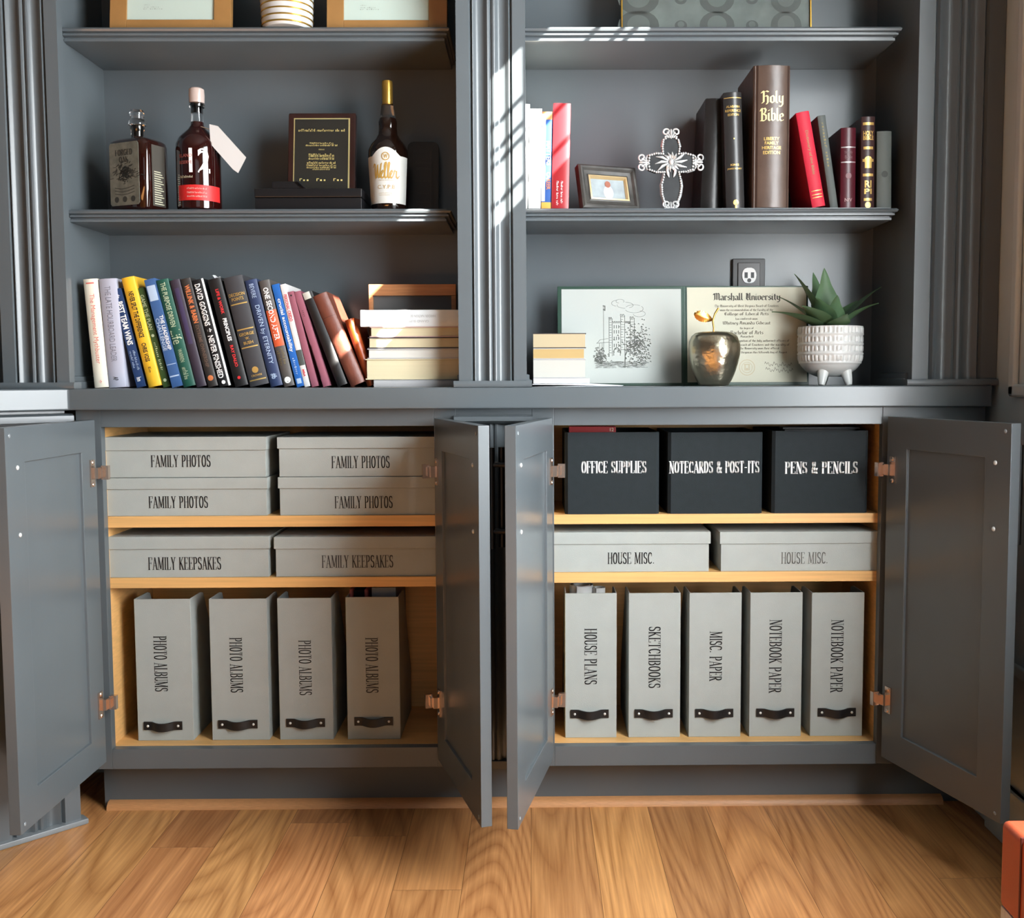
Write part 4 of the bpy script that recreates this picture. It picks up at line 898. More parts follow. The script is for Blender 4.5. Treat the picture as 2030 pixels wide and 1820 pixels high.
flat('script_lettering', place(text2d('w', 'weller', 56*s_, 32*s_), onlab(H_(345))), PG, lbw)
P = place(text2d('C.Y.P.B', 'sans', 34*s_, 7*s_), onlab(H_(377)))+place(scr2([(.5, .9, .3), (-.5, .7, .3)], .045, .006), onlab(H_(361)))+place(scr2([(.4, .7, .3), (-.4, .7, .3)], .045, .005), onlab(H_(391)))
P += [([onlab(H_(318))(.0085*math.cos(k*.42), .0085*math.sin(k*.42)) for k in range(15)]+[onlab(H_(318))(.0068*math.cos(k*.42), .0068*math.sin(k*.42)) for k in range(15)], [(k, (k+1) % 15, 15+(k+1) % 15, 15+k) for k in range(15)])]
P += place(text2d('W', 'bold', 8*s_, 8*s_), onlab(H_(318)))
flat('label_print', P, PG, lbw)
# rounded dark plaque behind the white labelled bottle
Yp = .165; s_ = (CD+Yp)/F; cx = X(838, Yp, 400); H_ = lambda py: Z(py, Yp, 838)-ZS
t = thing('award_plaque', 'black round-shouldered plaque in the shade behind the white labelled bottle', 'plaque', (cx, Yp, ZS), (R(-8), 0, 0))
w_ = 31*s_; h_ = H_(274)
pts = [(-w_, 0), (w_, 0)]+[(w_-.014+.014*math.cos(q), h_-.014+.014*math.sin(q)) for q in (0, .5, 1.05, 1.57)]+[(-w_+.014+.014*math.cos(q), h_-.014+.014*math.sin(q)) for q in (1.57, 2.1, 2.6, 3.14)]
obj('board', MB().prism(pts, 0, .014, 'y'), mat('black_lacquer', (14, 13, 13), rough=.3), t, bevel=.001)
pb = obj('plate', MB().box(-w_+.012, w_-.014, -.0012, 0, .012, h_-.018), mat('black_plate', (24, 24, 26), rough=.35), t)
fr_ = MB(); 
for k in range(3): pass
flat('plate_border', [([(x, -.0016, z) for x, z in ((w_-.018, .016), (w_-.017, .016), (w_-.017, h_-.022), (w_-.018, h_-.022))], [(0, 1, 2, 3)])]+place(scr2([(.3, .7, .05), (.2, .6, .04), (0, .7, .03), (-.2, .5, .03), (-.35, .6, .03)], w_*1.4, h_*.8), lambda a, b: (a, -.0016, h_*.48+b)), mat('dim_plate_print', (58, 56, 52), rough=.5), pb)
# black presentation box with smaller pieces on it, plaque standing on top
Yx = .065; s_ = (CD+Yx)/F
t = thing('black_box', 'flat black lacquered box under the wooden plaque', 'box', (X(610, Yx, 400), Yx+.06, ZS))
BL1 = mat('black_box', (20, 20, 22), rough=.35)
obj('box_base', MB().box(X(505, Yx, 400), X(717, Yx, 400), Yx, Yx+.13, ZS, Z(392, Yx, 610)), BL1, t, True, bevel=.002)
obj('box_lid', MB().box(X(504, Yx, 400), X(718, Yx, 400), Yx-.0015, Yx+.1315, Z(391.5, Yx, 610), Z(373, Yx, 610)), BL1, t, True, bevel=.003)
zb3 = Z(373, Yx, 610)+.0002
t = thing('pen_case', 'slim black case with a slanted end lying on the black box', 'case', (X(575, Yx, 366), Yx+.02, zb3))
obj('case_body', MB().prism([(X(538, Yx, 366), zb3), (X(607, Yx, 366), zb3), (X(592, Yx, 366), Z(358.5, Yx, 575)), (X(538, Yx, 366), Z(359, Yx, 575))], Yx+.004, Yx+.03, 'y'), BL1, t, True, bevel=.0015)
obj('clip', MB().prism([(X(593, Yx), Z(359, Yx)), (X(597, Yx), Z(359, Yx)), (X(610, Yx), zb3+.001), (X(605, Yx), zb3+.001)], Yx+.001, Yx+.003, 'y'), mat('dark_chrome', (90, 90, 92), rough=.2, metal=1), t, True)
Yq = .11; s_ = (CD+Yq)/F; cx = X(635, Yq, 300)
t = thing('award_plaque', 'dark wooden award plaque with gold edged black plate, standing on the black box', 'plaque', (cx, Yq, zb3), (R(-9), 0, 0))
w_ = 66*s_; h_ = (Z(222, Yq+.02, 635)-zb3)/math.cos(R(9))
obj('board', MB().box(-w_, w_, 0, .016, 0, h_), mat('walnut_gloss', (40, 17, 14), rough=.25, coat=.5, vary=.3, vscale=6, stretch=(30, 30, 3)), t, bevel=.003)
pw, pz0, pz1 = w_-.012, .0, h_-.012
obj('gold_edge', MB().box(-pw, pw, -.0014, 0, .004, pz1), mat('pale_brass', (196, 182, 128), rough=.4, metal=.5), t, bevel=.0004)
pp = obj('plate', MB().box(-pw+.003, pw-.003, -.0022, -.0005, .007, pz1-.003), mat('plaque_plate', (34, 33, 29), rough=.4), t)
rows = [(.33, .82, .035), (.155, .42, .02), (.125, .56, .024), (.07, .1, .02), (-.01, .45, .045), (-.055, .45, .03), (-.11, .5, .03), (-.145, .52, .024), (-.175, .52, .024), (-.2, .3, .018)]
P = scr2(rows, 2*pw, pz1)
for xx in (-.3, .0, .3): flat('signature', place([([(a+xx*2*pw, b-.34*pz1) for a, b in v], f) for v, f in text2d('abc', 'scribble', .16*2*pw, .035*pz1)], lambda a, b: (a, -.0027, pz1*.5+b)), mat('gold_engraving', (214, 196, 126), rough=.45, metal=.2), pp)
flat('engraving', place(P, lambda a, b: (a, -.0027, pz1*.5+b)), mat('gold_engraving', (214, 196, 126), rough=.45, metal=.2), pp)

# ------------------------------------------------------------------ left bay, top shelf
ZA = Z1t+.0002
KRAFT = mat('brown_frame', (150, 110, 62), rough=.5, vary=.06, vscale=30); MINT = mat('letter_paper', (180, 196, 187), rough=.7)
def letter_frame(x0, x1, p0, p1, yb_, label):
    Y = .06; w = X(x1, Y, 30)-X(x0, Y, 30); s = (CD+Y)/F
    t = thing('letter_frame', label, 'frame', (X((x0+x1)/2, Y, 30), Y, ZA), (R(-7), 0, 0), 'brown letter frames')
    h = .30
    a, b = (p0-(x0+x1)/2)*s, (p1-(x0+x1)/2)*s; zb = Z(yb_, Y, x0)-ZA
    obj('frame_border', MB().box(-w/2, a, 0, .018, 0, h).box(b, w/2, 0, .018, 0, h).box(a, b, 0, .018, 0, zb).box(a, b, 0, .018, h-.045, h), KRAFT, t, bevel=.001)
    pg = obj('letter', MB().box(a, b, .004, .008, zb, h-.045), MINT, t)
    flat('letter_print', [([(u+a+.04, .0034, zb+.032+v) for u, v in q], f) for q, f in text2d('abcd', 'scribble', .012, .0018)+[([(c+.009, d-.0045) for c, d in q], f) for q, f in text2d('abc defgh', 'scribble', .03, .0022)]+[([(c+.012, d-.0082) for c, d in q], f) for q, f in text2d('ab cdefgh', 'scribble', .038, .0026)]], mat('faint_print', (150, 158, 152), rough=.7), pg)
letter_frame(216, 456, 252, 420, 37.5, 'left of the two brown frames holding a pale letter on the top shelf')
letter_frame(647, 886, 683, 847, 38.5, 'right of the two brown frames holding a pale letter, beside the striped vase')
Yv = .07; s_ = (CD+Yv)/F
t = thing('striped_vase', 'white ceramic vase with thin gold rings between the two letter frames', 'vase', (X(569.5, Yv, 40), Yv, ZA))
rv = 48*s_
obj('vase_body', MB().lathe([(rv*.92, 0), (rv*.975, .003), (rv*1.0, .012), (rv*1.02, .03), (rv*1.05, .07), (rv*1.04, .11), (rv*.9, .15), (rv*.86, .152), (rv*.8, .15), (rv*.8, .1)], 48, cap=True), WHITE, t)
for k in range(9):
    z = .0065+.0125*k; q = rv*(1.0+.05*min(1, z/.07))+.0003
    obj('gold_ring', MB().lathe([(q-.001, z-.0017), (q+.0005, z-.0013), (q+.0005, z+.0013), (q-.001, z+.0017)], 48, cap=False), GOLDM, t)

# ================================================================== right bay, middle shelf
YB2 = .055
RB = lambda *a, **k: book(*a, group='books and bibles on the right shelf', **k)
RB('white book at the left end of the right shelf, washed out by sun', (1022, 411), (1026, 206), 24, YB2, ZS, bcol((226, 226, 222)), (), D=.14)
RB('white paperback second from the middle pilaster in the sun', (1047, 411), (1050, 216), 24, YB2, ZS, bcol((230, 230, 228)), [('d', 'scribble', 'scribble', .3, .6, .3, PALEBLUE)], hard=False, D=.14)
RB('blue paperback with orange ends and white spine lettering', (1072.5, 411), (1075, 222), 20, YB2+.002, ZS, bcol((44, 84, 152)), [('patch', .0, .08, .02, .98, ORANGEINK), ('patch', .93, 1, .02, .98, mat('spine_amber', (232, 160, 70), rough=.5)), ('patch', .02, .92, .0, .36, mat('spine_white', (226, 226, 226), rough=.5)), ('d', 'MATTERS', 'bold', .3, .55, .45, WHITEINK, .68), ('d', 'CAREER', 'bold', .62, .8, .4, ORANGEINK, .68)], hard=False, D=.14)
RB('tall red hardback striped by sunlight', (1093, 411), (1097, 205), 34, YB2-.003, ZS, bcol((156, 40, 46), .3), [('d', 'scribble words here', 'scribble', .74, .97, .12, WHITEINK, .33), ('d', 'scribble words more', 'scribble', .74, .95, .12, WHITEINK, .58)], D=.12, bulge=.003)
# small dark photo frame, turned and leaning back
s_ = (CD+.07)/F
t = thing('picture_frame', 'small dark distressed photo frame leaning back beside the cross', 'photo frame', (X(1212, .07, 410), .075, ZS+.0006), (R(-17), 0, R(20)))
fw_, fh_, b1 = 116*s_/2/.94, 92*s_, .0215
FRD = mat('distressed_black', (62, 60, 57), rough=.4, vary=.35, vscale=45, bump=.4, bscale=90)
def ringframe(w, h, b, y0, y1, m=None, z0=0):
    m = m or MB(); m.box(-w, w, y0, y1, z0, z0+b); m.box(-w, w, y0, y1, z0+h-b, z0+h); m.box(-w, -w+b, y0, y1, z0+b, z0+h-b); m.box(w-b, w, y0, y1, z0+b, z0+h-b); return m
def mitred(w, h, prof, z0=0):
    "picture-frame moulding: prof = (inset, depth y)"
    rs = [[(-w+d, y, z0+d), (w-d, y, z0+d), (w-d, y, z0+h-d), (-w+d, y, z0+h-d)] for d, y in prof]
    return MB().rings(rs, cap=False)
obj('frame_moulding', mitred(fw_, fh_, [(.0, .012), (0, -.006), (.004, -.009), (.008, -.0085), (.012, -.004), (b1-.003, -.002), (b1, -.004), (b1, .004)]), FRD, t, ang=25)
gb = b1; 
obj('gold_slip', mitred(fw_-gb, fh_-2*gb, [(0, .0), (0, -.004), (.003, -.0045), (.006, .001), (.006, .004)], gb), mat('champagne_slip', (206, 182, 138), rough=.35, metal=.5), t, ang=25)
ph_ = obj('photo', MB().box(-fw_+gb+.005, fw_-gb-.005, .002, .004, gb+.005, fh_-gb-.005), mat('photo_pale', (150, 160, 164), rough=.3, vary=.2, vscale=35), t)
zc_ = fh_/2
def blob(cx_, cz_, rx, rz): return ([(cx_+rx*math.cos(k*.45), .0014, cz_+rz*math.sin(k*.45)) for k in range(14)], [tuple(range(14))])
flat('figure_clothing', [blob(.0, zc_-.008, .011, .015)], mat('photo_white', (232, 228, 226), rough=.4), ph_)
flat('figure_face', [([(x, y-.0003, z) for x, y, z in v], f) for v, f in [blob(.0, zc_+.01, .0065, .0075)]], mat('photo_skin', (150, 92, 74), rough=.4), ph_)
obj('easel_back', MB().prism([(.012, 0.006), (.058, .0185), (.06, .0205), (.012, .055)], -.012, .012, 'x'), BLACKM, t)
# silver cross
Yc = .085; s_ = (CD+Yc)/F; cx = X(1330, Yc, 400)
t = thing('ornate_cross', 'ornate silver metal cross with dark inlay leaning on the shelf back', 'cross', (cx, Yc, ZS), (R(-4), 0, 0))
U = lambda px_, py_: ((px_-1330)*s_, (411-py_)*s_)
SILV = mat('antique_silver', (222, 224, 224), rough=.4, metal=.55, bump=.5, bscale=160); PEWT = mat('dark_inlay', (40, 42, 44), rough=.5, metal=.3, vary=.3, vscale=60)
out = [U(*p) for p in [(1322, 411), (1317, 395), (1312, 378), (1311, 360), (1315, 345), (1317, 335), (1300, 335), (1286, 330), (1284, 318), (1286, 302), (1300, 298), (1314, 299), (1313, 285), (1315, 272), (1324, 266), (1337, 266), (1346, 272), (1349, 285), (1347, 299), (1361, 298), (1376, 302), (1377, 318), (1375, 330), (1361, 334), (1347, 335), (1350, 348), (1352, 362), (1349, 380), (1343, 396), (1338, 411)]]
obj('cross_body', MB().prism(out, 0, .012, 'y'), PEWT, t, bevel=.0015)
bd = MB()
def along(pts, step):
    L = [];
    for a, b in zip(pts, pts[1:]):
        d = math.hypot(b[0]-a[0], b[1]-a[1]); n_ = max(1, int(d/step))
        L += [(a[0]+(b[0]-a[0])*i/n_, a[1]+(b[1]-a[1])*i/n_) for i in range(n_)]
    return L
for x, z in along(out+[out[0]], .0044): bd.ball((x*.94, -.0014, z), .0026, 8, 5)
for ln in (out[1:6], out[7:12], out[12:18], out[19:24], out[25:29]): bd.tube([(x*1.03, .003, z) for x, z in ln], .0022, 6)
o_ = obj('beaded_border', bd, SILV, t); 
def scroll(c, r, a0, turns, sx=1):
    return [(c[0]+sx*r*(1-.62*i/16)*math.cos(a0+turns*6.283*i/16), -.001, c[1]+r*(1-.62*i/16)*math.sin(a0+turns*6.283*i/16)) for i in range(17)]
for (ex, ez, rot) in ((1331, 262, 0), (1279, 316, 1), (1382, 316, 2), (1330, 404, 3)):
    c = U(ex, ez); m_ = MB()
    def tr(p):
        x, y, z = p; 
        if rot == 0: return (c[0]+x, y, c[1]+z)
        if rot == 1: return (c[0]-z, y, c[1]+x)
        if rot == 2: return (c[0]+z, y, c[1]-x)
        return (c[0]+x, y, c[1]+max(z, -.0015)*1)
    for sx in (-1, 1):
        p = [(sx*.002, -.001, -.005), (sx*.006, -.001, .003)]+[(sx*(.0105)+x, y, .0055+z) for x, y, z in scroll((0, 0), .0074, 2.6 if sx > 0 else .55, -.95 if sx > 0 else .95)]
        m_.tube([tr(q) for q in p], .0019, 7)
        p2 = [(sx*.013, -.001, -.005), (sx*.008, -.001, -.002), (sx*.003, -.001, -.006)]; m_.tube([tr(q) for q in p2], .0018, 6)
    m_.tube([tr((0, -.001, -.008)), tr((0, -.002, .006)), tr((0, -.001, .0115))], [.0016, .003, .0012], 7)
    obj('fleur_tip', m_, SILV, t)
ctr = U(1331, 315); m_ = MB(); m_.ball((ctr[0], -.002, ctr[1]), .0062, 16, 8, (.85, .7, 1.15))
obj('centre_boss', m_, SILV, t)
m_ = MB()
for k in range(14):
    q = 2*math.pi*k/14; L_ = .034 if abs(math.cos(q)) > .8 else .021
    m_.tube([(ctr[0]+.0065*math.cos(q), -.001, ctr[1]+.0065*math.sin(q)), (ctr[0]+.6*L_*math.cos(q), -.003, ctr[1]+.6*L_*math.sin(q)), (ctr[0]+L_*math.cos(q+.12), -.001, ctr[1]+L_*math.sin(q+.12))], [.0014, .0034, .0007], 6)
for sx in (-1, 1): m_.tube([(ctr[0]+sx*.004, -.001, ctr[1]-.010), (ctr[0]+sx*.0085, -.003, ctr[1]-.018), (ctr[0]+sx*.007, -.003, ctr[1]-.026), (ctr[0]+sx*.0045, -.001, ctr[1]-.032)], [.0012, .003, .003, .0007], 7)
obj('petal_rosette', m_, SILV, t)
# bibles and other books to the right
LBK = mat('black_bible_leather', (32, 31, 31), rough=.34, bump=.6, bscale=60, vary=.2, vscale=20)
BRB = mat('brown_bible_leather', (84, 66, 56), rough=.3, bump=.5, bscale=45, vary=.15, vscale=18)
RB('thick worn black leather bible left of the gold lettered one', (1389, 410.5), (1400, 196), 43, YB2+.035, ZS, LBK, (), D=.13, bulge=.008, name='bible')
RB('black hardback with gold lines near the top and bottom of its spine', (1441, 410), (1434.5, 183), 36, YB2, ZS, mat('black_calf', (44, 43, 43), rough=.3, bump=.2, bscale=90), [('bar', .05, .95, .006, GOLD), ('h', 'ALABAMA', 'bold', .125, .75, .02, GOLD), ('h', 'REFERENCE', 'bold', .16, .85, .022, GOLD), ('h', 'EDITION', 'bold', .195, .6, .02, GOLD), ('bar', .4, .06, .012, GOLD), ('h', 'KING', 'bold', .625, .45, .018, GOLD), ('h', 'JAMES HENRY', 'bold', .66, .8, .018, GOLD), ('dot', .95, .15, GOLD), ('bar', .99, .1, .03, GOLD)], D=.15, bulge=.007, name='bible')
RB('largest brown leather bible lettered Holy Bible in gold', (1492, 409), (1495, 129), 72, YB2-.012, ZS, BRB, [('h', 'Holy', 'black', .235, .62, .115, mat('pale_gold_leaf', (240, 220, 160), rough=.4, metal=.15)), ('h', 'Bible', 'black', .345, .66, .095, mat('pale_gold_leaf', (240, 220, 160), rough=.4, metal=.15)),
   ('h', 'LIBERTY', 'bold', .515, .42, .022, GOLD), ('h', 'FAMILY', 'bold', .545, .38, .022, GOLD), ('h', 'HERITAGE', 'bold', .578, .52, .022, GOLD), ('h', 'EDITION', 'bold', .612, .46, .024, GOLD),
   ('patch', .0, 1, .015, .045, mat('brown_ridge', (52, 34, 26), rough=.35)), ('patch', .0, 1, .09, .13, mat('brown_ridge', (52, 34, 26), rough=.35)), ('patch', 0, 1, .93, .97, mat('brown_ridge', (52, 34, 26), rough=.35))], D=.165, bulge=.008, name='bible')
RB('bright red hardback with gold title leaning to the left', (1611, 409), (1578, 224), 27, YB2-.005, ZS, clothc((198, 30, 56)), [('d', 'Dictionary of the Bible', 'sans', .2, .66, .26, DULLGOLD), ('bar', .83, .75, .008, GOLD), ('bar', .87, .75, .008, GOLD), ('bar', .9, .75, .008, GOLD)], D=.15)
RB('slim grey green hardback leaning beside the red one', (1646.5, 409), (1620.5, 230), 16, YB2+.005, ZS, clothc((84, 90, 88)), [('d', 'scribble words', 'scribble', .08, .55, .28, DULLGOLD)], D=.15)
RB('burgundy bible with two silver bands', (1667, 409), (1668, 253), 29.5, YB2-.004, ZS, mat('burgundy_leather', (78, 22, 34), rough=.3, bump=.2, bscale=80), [('bar', .245, .96, .014, mat('silver_foil', (200, 196, 196), rough=.35, metal=.6)), ('bar', .43, .96, .014, mat('silver_foil', (200, 196, 196), rough=.35, metal=.6)), ('h', 'Study', 'sans', .31, .55, .04, mat('dim_foil', (130, 96, 100), rough=.5)), ('h', 'Bible', 'sans', .365, .5, .04, mat('dim_foil', (130, 96, 100), rough=.5)), ('dot', .6, .2, mat('dim_foil', (130, 96, 100), rough=.5)), ('h', 'NIV', 'bold', .9, .5, .045, mat('dim_foil2', (180, 150, 150), rough=.5))], D=.14, bulge=.004, name='bible')
RB('dark brown ribbed bible with bright gold bands and lettering', (1707, 409), (1708.5, 231), 27, YB2-.006, ZS, mat('ribbed_brown', (62, 40, 40), rough=.35, bump=.3, bscale=90), [('bar', .08, .8, .03, GOLD), ('h', 'HOLY', 'heavy', .185, .75, .055, GOLD), ('h', 'BIBLE', 'heavy', .235, .75, .045, GOLD), ('bar', .345, .7, .03, GOLD), ('dot', .48, .3, GOLD), ('bar', .48, .8, .03, GOLD), ('bar', .52, .5, .09, GOLD), ('bar', .64, .75, .03, GOLD), ('h', 'RI', 'heavy', .74, .5, .08, GOLD), ('h', 'PI', 'heavy', .82, .55, .06, GOLD), ('bar', .91, .6, .03, GOLD), ('dot', .97, .22, GOLD)], D=.13, bulge=.004, name='bible')
RB('plain grey cloth book at the right end of the shelf', (1739, 408), (1739.5, 260), 29, YB2-.002, ZS, clothc((92, 98, 94)), [('dot', .56, .22, mat('dim_emblem', (72, 77, 74), rough=.7))], D=.13)

# top shelf, right bay: framed sheet of notes between clear plates
Yn = .11; s_ = (CD+Yn)/F; xa, xb = X(1233, Yn, 30), X(1608, Yn, 30)
t = thing('framed_print', 'framed grey print of rows of oval portraits with thin gold edges', 'framed print', ((xa+xb)/2, Yn, ZA), (R(-5), 0, 0))
hw = (xb-xa)/2; hh = .2
obj('gold_edge', MB().box(-hw-.0012, -hw+.0016, -.003, .012, 0, hh).box(hw-.0016, hw+.0012, -.003, .012, 0, hh).box(-hw, hw, -.003, .012, hh-.003, hh), GOLDM, t)
pr_ = obj('print_sheet', MB().box(-hw+.0016, hw-.0016, .002, .006, .0, hh-.003), mat('print_grey', (110, 119, 115), rough=.35, vary=.18, vscale=22), t)
P1 = []; P2 = []
for i, (px_, rx, rz) in enumerate([(1270, 40, 30), (1352, 12, 10), (1422, 34, 28), (1490, 12, 10), (1556, 30, 28)]):
    cx_ = (px_-1420.5)*s_; 
    for k in range(3):
        q = [([(cx_+rx*s_*f_*math.cos(a*.35), .0014-.0002*k2, .026+.055*k+rz*s_*f_*math.sin(a*.35)) for a in range(18)], [tuple(range(18))]) for k2, f_ in ((0, 1), )]
        P1 += q
        P2 += [([(cx_+rx*s_*.55*math.cos(a*.35), .0009, .028+.055*k+rz*s_*.62*math.sin(a*.35)) for a in range(18)], [tuple(range(18))])]
flat('oval_print', P1, mat('print_dark', (80, 87, 84), rough=.4), pr_); flat('portrait_print', P2, mat('print_mid', (101, 109, 105), rough=.4), pr_)
obj('clear_cover', MB().box(-hw+.0016, hw-.0016, -.002, .0, .0, hh-.003), clear_pane(), t)

# ================================================================== right bay, counter
# wall outlet on the back panel
t = thing('wall_outlet', 'dark double outlet plate with one pale socket showing above the diploma', 'outlet', (X(1482, BK, 560), BK, Z(575, BK, 1482)))
s_ = (CD+BK)/F
obj('box_cover', MB().box(-32*s_, 32*s_, -.012, -.0005, -60*s_, 60*s_), mat('outlet_black', (20, 17, 17), rough=.4), t, bevel=.002)
obj('face_plate', MB().box(-22*s_, 22*s_, -.015, -.0115, -52*s_, 52*s_), mat('outlet_brown', (40, 35, 34), rough=.35), t, bevel=.0015)
for zz in (27*s_, -27*s_):
    rc = obj('socket', MB().prism([(14*s_*math.copysign(abs(math.cos(k*.349))**.7, math.cos(k*.349)), zz+15*s_*math.sin(k*.349)) for k in range(18)], -.0175, -.0148, 'y'), mat('socket_pale', (214, 214, 212), rough=.35), t)
    flat('slots', [([(x+a*s_, -.0178, zz+b*s_) for a, b in ((-3.2, -5), (3.2, -5), (3.2, 6), (-3.2, 6))], [(0, 1, 2, 3)]) for x in (-6.2*s_, 6.2*s_)]+[([(4*s_*math.cos(k*.5), -.0178, zz-9.5*s_+4*s_*math.sin(k*.5)) for k in range(12)], [tuple(range(12))])], BLACKM, rc)
# diploma folder
GREEN = mat('green_leatherette', (22, 58, 44), rough=.4, bump=.3, bscale=300)
Yg = .15; s_ = (CD+Yg)/F; cx = X(1357, Yg, 765); zg = ZT+.0003
t = thing('diploma_folder', 'open dark green folder with a tower drawing and a university diploma', 'diploma', (cx, Yg, zg), (R(-5), 0, 0))
PGY = mat('diploma_grey_page', (176, 182, 178), rough=.6); PGC = mat('diploma_cream_page', (196, 194, 174), rough=.6)
hL = (Z(567, Yg+.015, 1110)-ZT)
V = lambda px_: (px_-1357)*s_
W_ = lambda py_: hL*(764-py_)/(764-567)
obj('cover', MB().box(V(1106), V(1354), 0, .004, 0, hL).box(V(1360), V(1604), 0, .004, 0, hL), GREEN, t, bevel=.001)
obj('spine', MB().box(V(1353.5), V(1360.5), .001, .006, 0, hL), GREEN, t, bevel=.001)
pl_ = obj('left_page', MB().box(V(1114), V(1351), -.0012, .0004, W_(759), W_(573)), PGY, t)
pr_ = obj('right_page', MB().box(V(1363), V(1600), -.0012, .0004, W_(758), W_(570)), PGC, t)
INKB = mat('diploma_ink', (62, 60, 54), rough=.7)
P = []
def dl(tx, xc, yc, w, h, sty='black'): return place(text2d(tx, sty, w*s_, h*s_), lambda a, b: (V(xc)+a, -.0016, W_(yc)+b))
P += dl('Marshall University', 1481, 590.5, 134, 19)
flat('title_lettering', P, INKB, pr_)
P = dl('The University of West Virginia Board of Trustees', 1481, 607.5, 127, 6.5)+dl('upon the recommendation of the faculty of the', 1481, 615.5, 106, 6)+dl('College of Liberal Arts', 1481, 623.5, 88, 8)+dl('has conferred upon', 1481, 632.5, 44, 5)+dl('Whitney Amanda Gibeaut', 1481, 641.5, 95, 8.5)+dl('the degree of', 1481, 651.5, 28, 5.5)+dl('Bachelor of Arts', 1481, 660, 66, 8.5)+dl('Awarded', 1481, 667.5, 26, 4.5)
P += dl('in recognition of the duly authorized officers of', 1508, 676.5, 115, 6)+dl('the Board of Trustees and the Faculty of', 1510, 684.5, 112, 6)+dl('the University upon their official', 1506, 691.5, 78, 6)+dl('Virginia, this fifteenth day of August', 1515, 699.5, 92, 5.5)
flat('body_lettering', P, mat('diploma_ink_light', (112, 108, 96), rough=.7), pr_)
sg = []
for y0, x0 in ((722, 1516), (733, 1518)):
    pts = [(V(x0+i*1.55), W_(y0-3*math.sin(i*1.7)-2.5*math.sin(i*.61)+i*.09)) for i in range(36)]
    sg += [([(x, -.0016, z) for x, z in h], [tuple(range(len(h)))]) for h in stroke(pts, rectnib(.0007, .0005))]
sc_ = [(V(1481), W_(729))]
flat('signatures', sg, mat('diploma_ink_light', (112, 108, 96), rough=.7), pr_)
def ringp(cx_, cz_, r0, r1, y): return ([(cx_+r*math.cos(k*.3142), y, cz_+r*math.sin(k*.3142)) for r in (r0, r1) for k in range(20)], [(k, (k+1) % 20, 20+(k+1) % 20, 20+k) for k in range(20)])
sx_, sz_ = V(1481), W_(729)
flat('seal_print', [ringp(sx_, sz_, 16*s_, 14.5*s_, -.0016), ringp(sx_, sz_, 11*s_, 10*s_, -.0016)]+[([(sx_+a*s_, -.0016, sz_+b*s_) for a, b in q], [(0, 1, 2, 3)]) for q in ([(-5, -6), (-3, -6), (-3, 5), (-5, 5)], [(3, -6), (5, -6), (5, 5), (3, 5)], [(-6, 5), (6, 5), (6, 7), (-6, 7)], [(-2, -6), (2, -6), (2, -1), (-2, -1)])], mat('seal_tan', (190, 178, 150), rough=.7), pr_)
# ink drawing of a towered hall among trees
SK = []; r5 = random.Random(11)
def ln(pts, w=.55): 
    global SK
    SK += [([(x, -.0016, z) for x, z in h], [tuple(range(len(h)))]) for h in stroke([(V(a), W_(b)) for a, b in pts], rectnib(w*s_, w*s_))]
def cren(x0, x1, y, n_=4):
    pts = []
    for i in range(n_): a = x0+(x1-x0)*i/n_; b = x0+(x1-x0)*(i+.5)/n_; c = x0+(x1-x0)*(i+1)/n_; pts += [(a, y), (a, y-3), (b, y-3), (b, y), (c, y)]
    ln(pts, 1)
for x0, x1, yt in ((1208, 1214, 632), (1231, 1239, 626), (1250, 1258, 631)):
    ln([(x0, 700), (x0, yt)], 1); ln([(x1, 705), (x1, yt)], 1); cren(x0-.5, x1+.5, yt, 2)
    for k in range(14): y = yt+2+k*5; ln([(x0+.5, y), (x0+(x1-x0)*r5.uniform(.5, 1), y)], .8)
cren(1214, 1231, 640); cren(1239, 1251, 640)
for y in (645, 655, 668, 682):
    for x in (1218, 1222.5, 1227): ln([(x, y), (x, y+5)], 1.6)
ln([(1214, 700), (1214, 640)], .8)
ln([(1217, 704), (1217, 695), (1220, 690), (1224, 689), (1228, 692), (1230, 697), (1230, 704)], 1.4)
ln([(1197, 708), (1197, 606)], .8)
ln([(1196.5, 606), (1200, 607), (1200, 615), (1197, 613)], 2)
for x in (1189, 1194): ln([(x, 680), (x, 700)], .8)
ln([(1183, 680), (1208, 678)], .8); ln([(1185, 679), (1190, 673), (1206, 671)], .6)
for k in range(560):      # foliage as short hooked pen strokes
    q = r5.random()
    if q < .72: x = r5.gauss(1262, 15); y = r5.gauss(685, 20)
    else: x = r5.gauss(1188, 8); y = r5.gauss(708, 8)
    if not (1176 < x < 1289 and 632 < y < 722): continue
    d = r5.uniform(1.2, 3.2); ln([(x, y), (x+d*.6, y-d*.5), (x+d, y+d*.3)], r5.uniform(.7, 1.3))
for k in range(150): y = r5.uniform(716, 729); x = r5.uniform(1178, 1275); ln([(x, y), (x+r5.uniform(4, 16), y+r5.uniform(-.5, .5))], .6)
for cx_, cy_, rw, rh in ((1225, 601, 12, 6), (1240, 605, 16, 6), (1258, 612, 18, 8), (1268, 622, 12, 6), (1230, 597, 8, 4)):
    for k in range(4): a0 = r5.uniform(0, 6); ln([(cx_+rw*math.cos(a0+i*.3), cy_+rh*math.sin(a0+i*.3)) for i in range(7)], .45)
for k in range(3): ln([(1238+k, 728), (1239+k*.5, 705), (1243+k*2, 690)], .7)
flat('pen_drawing', SK, mat('pen_grey', (112, 116, 112), rough=.7), pl_)

